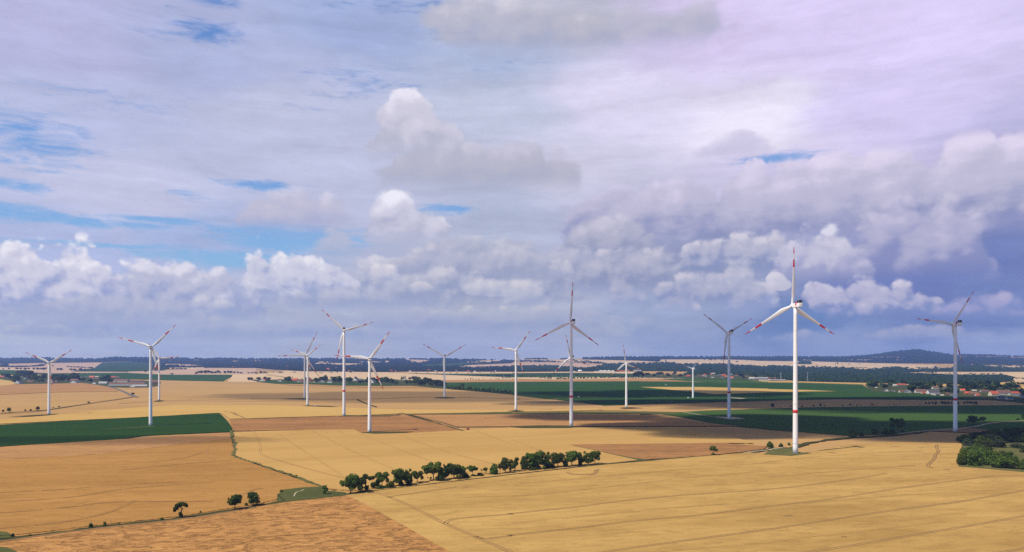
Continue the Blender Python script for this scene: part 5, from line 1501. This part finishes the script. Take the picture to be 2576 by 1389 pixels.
village([(5, 970, 607, 84, 54, BK, RD, 0), (5, 1135, 612, 44, 26, WH, SL, 1), (5, 1240, 602, 84, 30, BK, BR, 0), (5, 1320, 606, 54, 36, WH, SL, 1), (5, 1398, 596, 40, 30, WH, SL, 1), (5, 1450, 562, 66, 34, CR, RD, 0), (5, 1475, 540, 112, 26, WH, SP, 0), (5, 1470, 592, 66, 36, WH, SL, 0), (5, 1545, 592, 84, 40, WH, SL, 0), (5, 1460, 618, 64, 22, WH, SP, 0), (5, 1600, 588, 80, 44, GY, SL, 0), (5, 1680, 588, 84, 50, CR, RD, 0),
         (5, 1650, 622, 54, 34, WH, SL, 1), (5, 1735, 607, 54, 40, WH, RD, 1), (5, 1840, 628, 70, 46, WH, RD, 0), (5, 1840, 558, 34, 38, WH, SL, 1), (5, 1190, 590, 60, 40, BK, BR, 0), (5, 1940, 590, 70, 30, CR, RD, 0), (5, 2150, 602, 90, 30, CR, BR, 0), (5, 2250, 642, 110, 46, WH, SP, 0, 'barn'), (5, 2450, 642, 260, 44, GY, SG, 0, 'barn'), (5, 2500, 669, 200, 18, WH, SP, 0, 'shed'), (6, 80, 642, 160, 42, BK, BR, 0, 'barn'), (6, 218, 642, 100, 28, CR, SP, 0, 'shed'), (6, 180, 664, 340, 20, WH, SG, 0, 'shed'),
         (5, 420, 590, 60, 30, GY, BR, 0), (5, 680, 580, 90, 34, GY, BR, 0), (5, 500, 592, 20, 30, WH, RD, 1), (5, 455, 570, 50, 26, BK, BR, 0)], 'village with the church', 'buildings of the far right village')
village([(7, 110, 912, 100, 56, CR, BR, 0), (7, 232, 917, 90, 66, GY, SL, 1), (7, 495, 918, 210, 78, WH, BR, 0), (7, 545, 934, 74, 42, CR, RD, 0), (7, 745, 940, 230, 92, WH, SL, 0), (7, 820, 967, 92, 40, WH, SL, 0), (7, 735, 957, 50, 24, WH, SP, 0), (7, 925, 972, 62, 24, WH, SP, 0), (7, 1035, 957, 64, 46, BK, BR, 0), (7, 1135, 978, 70, 44, WH, SL, 1), (7, 790, 840, 120, 60, WH, BR, 0), (7, 985, 842, 44, 36, WH, SL, 1),
         (7, 1340, 882, 84, 50, CR, BT, 0), (7, 1440, 948, 134, 62, BK, BT, 0), (7, 1560, 962, 160, 68, BK, BR, 0), (7, 1640, 978, 84, 46, WH, RD, 0), (7, 1570, 877, 84, 24, GY, SP, 0), (7, 1780, 905, 170, 52, GY, BR, 0), (7, 1960, 978, 160, 100, CR, RD, 0), (7, 2160, 965, 260, 112, GY, BR, 0), (7, 2248, 968, 58, 60, WH, SL, 1), (7, 2390, 942, 160, 56, CR, RD, 0), (7, 2450, 980, 110, 52, WH, SL, 1), (7, 2110, 1042, 144, 62, GY, SL, 0), (7, 2285, 1054, 134, 62, WH, SL, 0), (7, 2540, 1014, 84, 56, GY, SL, 0),
         (7, 100, 772, 190, 44, GY, RD, 0, 'barn'), (7, 75, 740, 40, 14, WH, SP, 0), (6, 2380, 887, 64, 54, WH, SL, 1), (6, 2520, 892, 64, 36, GY, SL, 1), (6, 2175, 817, 38, 20, WH, SP, 0), (6, 2545, 782, 60, 40, WH, SP, 0)], 'right village', 'buildings of the right village')

# the church, the dome and the marquees
px, py, wp, hp = st_(5, 1303, 596, 60, 62)
ch = house(px, py, wp, hp, WH, RD, False, rz=.2, name='church', rich=False, label='white church with a red roof and a spire in the far right village', cat='church')
m = at(px, py).y / F
tb = MB().box(-2.6, 2.6, -2.6, 2.6, 0, 11).build('tower', WH, ch)
tb.location = (-wp * m * .5 - 1.5, 0, 0)
MB().lathe([(3.4, 11), (2.2, 12.5), (1.2, 14.5), (.08, 20)], 8).build('spire', SL, tb)
px, py, wp, hp = st_(4, 1370, 482, 98, 34)
m = at(px, py).y / F
dm = empty('dome_hall', at(px, py))
tag(dm, 'white dome-shaped hall at the edge of the distant forest', 'dome hall')
r = wp * m / 2
MB().lathe([(r * math.cos(t), hp * m * math.sin(t)) for t in np.linspace(0, 1.5, 10)], 28).build('shell', MAT['tent_white'], dm, smooth=True)
MB().box(-r * .16, r * .16, -r * 1.02, -r * .86, 0, hp * m * .38).build('door', MAT['dark_grille'], dm)
for i, (x, w, h) in enumerate(((1790, 110, 34), (1865, 110, 36), (1950, 100, 34), (2025, 90, 30))):
    px, py, wp, hp = st_(4, x, 492, w, h)
    p = at(px, py)
    m = p.y / F
    t = empty('marquee', p)
    tag(t, 'white peaked marquee, %s from the left in the row at the distant forest edge' % ORD[i + 1], 'marquee', 'white marquees')
    a, b, c = wp * m / 2, hp * m * .45, hp * m
    MB().box(-a * .96, a * .96, -a * .6, a * .6, 0, b).build('wall', MAT['tent_white'], t)
    MB().put([(-a, -a * .65, b), (a, -a * .65, b), (a, a * .65, b), (-a, a * .65, b), (0, 0, c)], [(0, 1, 4), (1, 2, 4), (2, 3, 4), (3, 0, 4), (0, 3, 2, 1)]).build('roof', MAT['tent_white'], t)
for x, y, w, h, wa, ro, lab in ((1530, 477, 92, 18, MAT['tent_teal'], MAT['tent_teal'], 'teal-roofed hall right of the white dome'), (1250, 490, 38, 14, WH, SP, 'small white shed left of the white dome'), (1690, 492, 66, 14, WH, SP, 'low white shed left of the marquees'),
                               (2265, 482, 200, 24, BK, RD, 'long red-roofed shed right of the marquees'), (2520, 478, 160, 26, GY, SG, 'long grey hall behind the small turbine at the forest edge')):
    house(*st_(4, x, y, w, h), wa, ro, name='hall', rich=False, label=lab, cat='hall', rz=0)

# trees of the villages
def grove(n, poly, wr, hr, name, label, group, seed, kinds=('round', 'round', 'tall', 'spread'), fols=('leaf_far', 'leaf_far', 'leaf_dark', 'leaf'), detail=300, size=.13):
    r_ = random.Random(seed)
    xs, ys = [p[0] for p in poly], [p[1] for p in poly]
    done = tries = 0
    while done < n and tries < n * 60:
        tries += 1
        x, y = r_.uniform(min(xs), max(xs)), r_.uniform(min(ys), max(ys))
        if not inside(x, y, poly):
            continue
        w, h = r_.uniform(*wr) * .125, r_.uniform(*hr) * .125
        if any(y > b_ - .3 and x + w * .42 > a0 and x - w * .42 < a1 and y - h < b_ - (b_ - t_) * .25 for a0, a1, t_, b_ in RECTS):
            continue
        done += 1
        tree(name, r_.choice(kinds), r_.choice(fols), x, y, w, h, label, 'tree', group, detail, size, parts=False)


def inside(x, y, poly):
    c = False
    n = len(poly)
    for k in range(n):
        (ax, ay), (bx, by) = poly[k], poly[k - 1]
        if (ay > y) != (by > y) and x < (bx - ax) * (y - ay) / (by - ay) + ax:
            c = not c
    return c


grove(84, S(0, (0, 600), (350, 560), (600, 560), (1000, 640), (1400, 610), (2000, 620), (2300, 650), (2250, 720), (1900, 728), (1650, 700), (1300, 712), (300, 725), (250, 690), (0, 650)), (70, 150), (60, 120), 'village_tree', 'leafy dark tree among the houses of the left village', 'trees of the left village', 1)
for x, y, w, h, lab in ((400, 550, 150, 92, 'broad dark tree group crown behind the left village, left one'), (535, 548, 110, 92, 'rounded dark tree behind the left village, right one'), (710, 565, 66, 52, 'pointed tree by the gabled barn behind the left village')):
    tree('village_tree', 'round', 'leaf_dark', *st_(0, x, y, w, h), lab, 'tree', 'trees of the left village', 500, .11)
for x, y, w, h in ((630, 660, 40, 84), (720, 660, 60, 90), (2335, 768, 64, 84)):
    tree('conifer', 'cone', 'leaf_dark', *st_(0, x, y, w, h), 'dark pointed conifer among the houses of the left village', 'tree', 'conifers of the left village', 300, .12, parts=False)
for x, y, w, h, lab in ((60, 680, 110, 84, 'bushy tree at the left end of the middle village'), (660, 692, 134, 108, 'large round tree beside the red-roofed house of the middle village'), (1400, 690, 110, 134, 'tall tree towering over the middle village'), (1560, 712, 120, 126, 'dense tree left of the largest clump of the middle village'), (1670, 716, 150, 140, 'largest tree clump of the middle village, left of the banded turbine'),
                        (1870, 722, 150, 126, 'dense wide tree right of the banded turbine in the middle village'), (2010, 668, 70, 80, 'round tree on the crest by the white gabled house of the middle village'), (1220, 702, 130, 92, 'bushy tree below the crest in the middle village')):
    tree('village_tree', 'round', 'leaf_dark', *st_(2, x, y, w, h), lab, 'tree', 'trees of the middle village', 500, .11)
grove(40, S(2, (0, 665), (600, 670), (1200, 680), (2576, 690)) + S(3, (0, 690), (0, 745)) + S(2, (2000, 728), (1000, 700), (0, 685)), (70, 130), (50, 100), 'village_tree', 'leafy tree among the houses of the middle village', 'trees of the middle village', 2)
grove(46, S(3, (0, 700), (1220, 720), (1240, 825), (900, 800), (600, 765), (0, 745)), (70, 140), (70, 120), 'hedge_tree', 'dark bushy tree in the thick hedge between the beet and the wheat', 'trees of the thick hedge', 3)
tree('field_tree', 'round', 'leaf_dark', *st_(3, 1572, 834, 104, 116), 'lone dark round tree in the green field right of the Y-shaped turbine', 'tree', None, 500, .11)
for i in range(34):
    x = 1280 + i * 38 + rr.uniform(-14, 14)
    tree('shrub', rr.choice(['tall', 'bush', 'tall']), rr.choice(['leaf_dark', 'leaf']), *st_(3, x, 835 + (x - 1280) * .079 + rr.uniform(-2, 5), rr.uniform(40, 90), rr.uniform(30, 96)), 'loose shrub in the thinning hedge along the lower edge of the green field', 'shrub', 'shrubs of the thinning hedge', 260, .13, parts=False)
for x in (1712, 1822, 1945, 2030, 2145, 2160, 2215, 2330, 2500, 2560):
    tree('birch_tree', 'bare', 'leaf_far', *st_(3, x, 850 + (x - 1700) * .08, 26, rr.uniform(70, 120)), 'thin bare birch with a pale stem in the thinning hedge', 'tree', 'bare birches of the thinning hedge', 60, .10, parts=False, bark='bark_pale')
grove(40, S(5, (80, 560), (900, 555), (2576, 575)) + S(6, (0, 600), (0, 650)) + S(5, (2300, 640), (900, 612), (80, 598)), (50, 100), (40, 80), 'village_tree', 'dark tree among the houses of the far right village', 'trees of the far right village', 4)
grove(95, S(6, (1960, 770), (2300, 740), (2576, 760)) + S(7, (700, 790), (1500, 770), (2300, 770), (2576, 840), (2576, 1090), (2420, 1060), (1900, 1020), (1400, 985), (600, 930), (0, 890)) + S(6, (2250, 880), (2080, 870)), (80, 170), (70, 130), 'village_tree', 'leafy tree among the gardens of the right village', 'trees of the right village', 5, fols=('leaf_far', 'leaf', 'leaf_dark', 'leaf_far'))

# ------------------------------------------------------------------ woods: one mass of crowns each
ico = bmesh.new()
bmesh.ops.create_icosphere(ico, subdivisions=2, radius=1.0)
IV = np.array([v.co for v in ico.verts])
IF = np.array([[v.index for v in f.verts] for f in ico.faces])
ico.free()


def wood(poly, n, rpx, rmin, mat, seed, clear=True, hscale=1.0):
    rs = np.random.RandomState(seed)
    xs, ys = np.array(poly)[:, 0], np.array(poly)[:, 1]
    pts = []
    while len(pts) < n:
        x, y = rs.uniform(xs.min(), xs.max()), rs.uniform(ys.min(), ys.max())
        if inside(x, y, poly) and not (clear and any(inside(x, y, q) for q in CLEAR)):
            pts.append((x, y))
    P = at_many(pts)
    n = len(P)
    r = np.maximum(rmin, rpx * P[:, 1] / F) * rs.uniform(.7, 1.35, n)
    lump = 1 + .22 * rs.normal(size=(n, len(IV), 1))
    V = IV[None] * lump * np.stack([r, r, r * .75 * hscale], 1)[:, None] + P[:, None] + np.array([0, 0, 1])[None, None] * (r * .35 * hscale)[:, None, None]
    Fc = (IF[None] + (np.arange(n) * len(IV))[:, None, None]).reshape(-1, 3)
    me = bpy.data.meshes.new('wood')
    V = V.reshape(-1, 3)
    me.vertices.add(len(V))
    me.vertices.foreach_set('co', V.ravel())
    me.loops.add(Fc.size)
    me.loops.foreach_set('vertex_index', Fc.ravel().astype(np.int32))
    me.polygons.add(len(Fc))
    me.polygons.foreach_set('loop_start', (np.arange(len(Fc)) * 3).astype(np.int32))
    me.update()
    me.materials.append(MAT[mat])
    tag(link('wood', me), kind='stuff')


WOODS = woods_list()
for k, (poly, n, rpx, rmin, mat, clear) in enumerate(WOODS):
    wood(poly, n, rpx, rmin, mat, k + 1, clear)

# ------------------------------------------------------------------ small things
p = at(*S(2, (1196, 1192))[0])
t = empty('transformer_cabinet', p)
tag(t, 'small white transformer cabinet on the grass by the close pair of turbines', 'cabinet')
MB().box(-1.6, 1.6, -1.2, 1.2, 0, 2.3).build('housing', MAT['tower_white'], t, bevel=.06)
MB().box(-.7, .7, -1.26, -1.2, .2, 1.9).build('door', MAT['grey_metal'], t)
MB().box(-1.8, 1.8, -1.4, 1.4, 2.3, 2.5).build('roof', MAT['concrete'], t)


def van(px, py, rz, label):
    o = empty('van', at(px, py), rz)
    tag(o, label, 'van')
    pr = [(-2.7, .45), (2.6, .45), (2.7, 1.1), (1.9, 1.35), (1.3, 2.3), (-2.6, 2.35), (-2.7, 2.2)]
    n_ = len(pr)
    MB().put([(x, s, z) for s in (-1.0, 1.0) for x, z in pr], [tuple(range(n_)), tuple(range(2 * n_ - 1, n_ - 1, -1))] + [(k, k + n_, (k + 1) % n_ + n_, (k + 1) % n_) for k in range(n_)]).build('body', MAT['tower_white'], o)
    MB().box(.5, 1.45, -1.02, 1.02, 1.45, 2.05).build('window', MAT['window_glass'], o)
    for x in (-1.7, 1.7):
        for s in (-1, 1):
            w_ = MB().tube([(x, s * .82, .38), (x, s * 1.03, .38)], [.38, .38], 14).build('wheel', MAT['dark_grille'], o)
    return o


van(*S(5, (978, 1022))[0], .3, 'white van parked on the gravel pad left of the smallest turbine')
van(*S(4, (1347, 1006))[0], 1.2, 'white van on the track crossing the dark green field')
van(*S(5, (526, 760))[0], .1, 'white vehicle far out on the dark green field above the yellow wedge')
p = at(*B(1, (1789, 358))[0])
o = empty('trailer', p, .4)
tag(o, 'small dark red trailer at the corner of the brown barley field', 'trailer')
MB().box(-1.7, 1.7, -1.1, 1.1, .7, 2.2).build('body', MAT['sign_red'], o, bevel=.05)
MB().tube([(1.7, 0, .75), (3.0, 0, .6)], [.07, .05], 6).build('drawbar', MAT['grey_metal'], o)
for x in (-.8, .8):
    for s in (-1, 1):
        MB().tube([(x, s * .9, .4), (x, s * 1.12, .4)], [.4, .4], 12).build('wheel', MAT['dark_grille'], o)
o = MB().tube([(0, 0, -.1), (.03, .02, 1.2), (.02, 0, 2.9)], [.09, .08, .07], 8).tube([(0, 0, 2.2), (.25, 0, 2.25)], [.04, .04], 6).build('post', MAT['door_wood'])
o.location = at(*B(0, (936, 1168))[0])
tag(o, 'thin wooden post on the verge of the farm track', 'post')
o = MB().tube([(0, 0, 0), (0, 0, 15)], [.7, .55], 12).box(-1.4, 1.4, -1.4, 1.4, 15, 17).build('water_tower', MAT['tent_white'])
o.location = at(*S(1, (2375, 533))[0])
tag(o, 'stubby white tower beside the tree row behind the beet field corner', 'tower')


def lattice(px, py, hpx, wid, label, name, cat, th=1.0):
    p = at(px, py)
    h = hpx * p.y / F
    o = empty(name, p)
    tag(o, label, cat)
    m_ = MB()
    n_ = 9
    for s in range(4):
        a = math.pi / 4 + s * math.pi / 2
        m_.tube([(wid * math.cos(a), wid * math.sin(a), 0), (wid * .12 * math.cos(a), wid * .12 * math.sin(a), h)], [.14 * th, .10 * th], 5)
        b = a + math.pi / 2
        for k in range(n_):
            t0, t1 = k / n_, (k + 1) / n_
            r0, r1 = wid * (1 - .88 * t0), wid * (1 - .88 * t1)
            m_.tube([(r0 * math.cos(a), r0 * math.sin(a), h * t0), (r1 * math.cos(b), r1 * math.sin(b), h * t1)], [.09 * th, .09 * th], 4)
    m_.build('mast', MAT['grey_metal'], o)
    return o, h


for i, (k, x, y, hp) in enumerate(((6, 258, 668, 21), (6, 795, 682, 24))):
    o, h = lattice(*S(k, (x, y))[0], hp, 3.2, 'grey lattice pylon before the forest edge, %s the nearest turbine\'s tower' % ('left of' if i == 0 else 'right of'), 'pylon', 'pylon', 2.2)
    MB().box(-6, 6, -.25, .25, h * .86, h * .86 + .4).box(-4.5, 4.5, -.25, .25, h * .95, h * .95 + .4).build('crossarm', MAT['grey_metal'], o)
o, h = lattice(2294, 881.0, 16, 4.0, 'tall thin radio mast on top of the blue hill', 'radio_mast', 'radio mast', 16.0)
MB().tube([(0, 0, h), (0, 0, h + 12)], [.5, .3], 6).build('antenna', MAT['tent_white'], o)
MB().box(-9, 3, -5, 5, -1, 7).build('equipment_hut', MAT['concrete'], o)

# ------------------------------------------------------------------ clouds above the fields: they throw the shade that lies on the ground
m_, n_, out_ = mat_nodes('cloud_vapour')
oc = n_.node('ShaderNodeTexCoord').outputs['Object']
ox, oy, oz = n_.sep(oc)
rho = n_.m('SQRT', n_.mad(ox, ox, n_.mul(oy, oy)))
gp = n_.node('ShaderNodeNewGeometry').outputs['Position']
cl = n_.mad(n_.sub(n_.noise(n_.vm('MULTIPLY', gp, (1 / 260, 1 / 130, 1 / 200)), 1, 4, .6), .5), 1.1, n_.sub(1.0, rho))
aa = n_.step(cl, .0, .32)
di = n_.node('ShaderNodeBsdfDiffuse')
di.inputs[0].default_value = (.9, .9, .92, 1)
tr = n_.node('ShaderNodeBsdfTransparent')
mx_ = n_.node('ShaderNodeMixShader')
oi = n_.node('ShaderNodeObjectInfo')
n_.put(mx_.inputs[0], n_.mul(aa, oi.outputs['Alpha']))
n_.t.links.new(tr.outputs[0], mx_.inputs[1])
n_.t.links.new(di.outputs[0], mx_.inputs[2])
n_.t.links.new(mx_.outputs[0], out_.inputs['Surface'])
MAT['cloud_vapour'] = m_
bmc = bmesh.new()
bmesh.ops.create_icosphere(bmc, subdivisions=4, radius=1.0)
for v in bmc.verts:
    if v.co.z < 0:
        v.co.z *= .35
    v.co *= 1 + .08 * math.sin(v.co.x * 9 + 1) * math.sin(v.co.y * 8)
cloud_me = bpy.data.meshes.new('cloud')
bmc.to_mesh(cloud_me)
bmc.free()
cloud_me.materials.append(m_)
for x0, x1, y0, y1, dens in SHADE:
    d0, d1 = EYE * F / (y1 - HZ), EYE * F / (y0 - HZ)
    gy_ = (d0 + d1) / 2
    xa, xb = (x0 - CX) * gy_ / F, (x1 - CX) * gy_ / F
    hgt = 1150.0
    off = SUN_DIR * (hgt / SUN_DIR.z)
    o = link('cloud', cloud_me)
    o.location = ((xa + xb) / 2 + off.x, gy_ + off.y, hgt)
    o.scale = ((xb - xa) / 2 * 1.15, (d1 - d0) / 2 * 1.15, 45)
    o.color = (1, 1, 1, dens)
    tag(o, kind='stuff')

# ------------------------------------------------------------------ air
bx = MB().box(-24000, 24000, -6200, 14100, -1.0, 352)
hz = bx.build('haze', [])
hz.data.materials.clear()
m_, n_, out_ = mat_nodes('haze')
vol = n_.node('ShaderNodeVolumePrincipled')
vol.inputs['Color'].default_value = (*HAZE_COL, 1)
vol.inputs['Density'].default_value = HAZE_D
vol.inputs['Anisotropy'].default_value = .1
n_.t.links.new(vol.outputs[0], out_.inputs['Volume'])
hz.data.materials.append(m_)
tag(hz, kind='stuff')
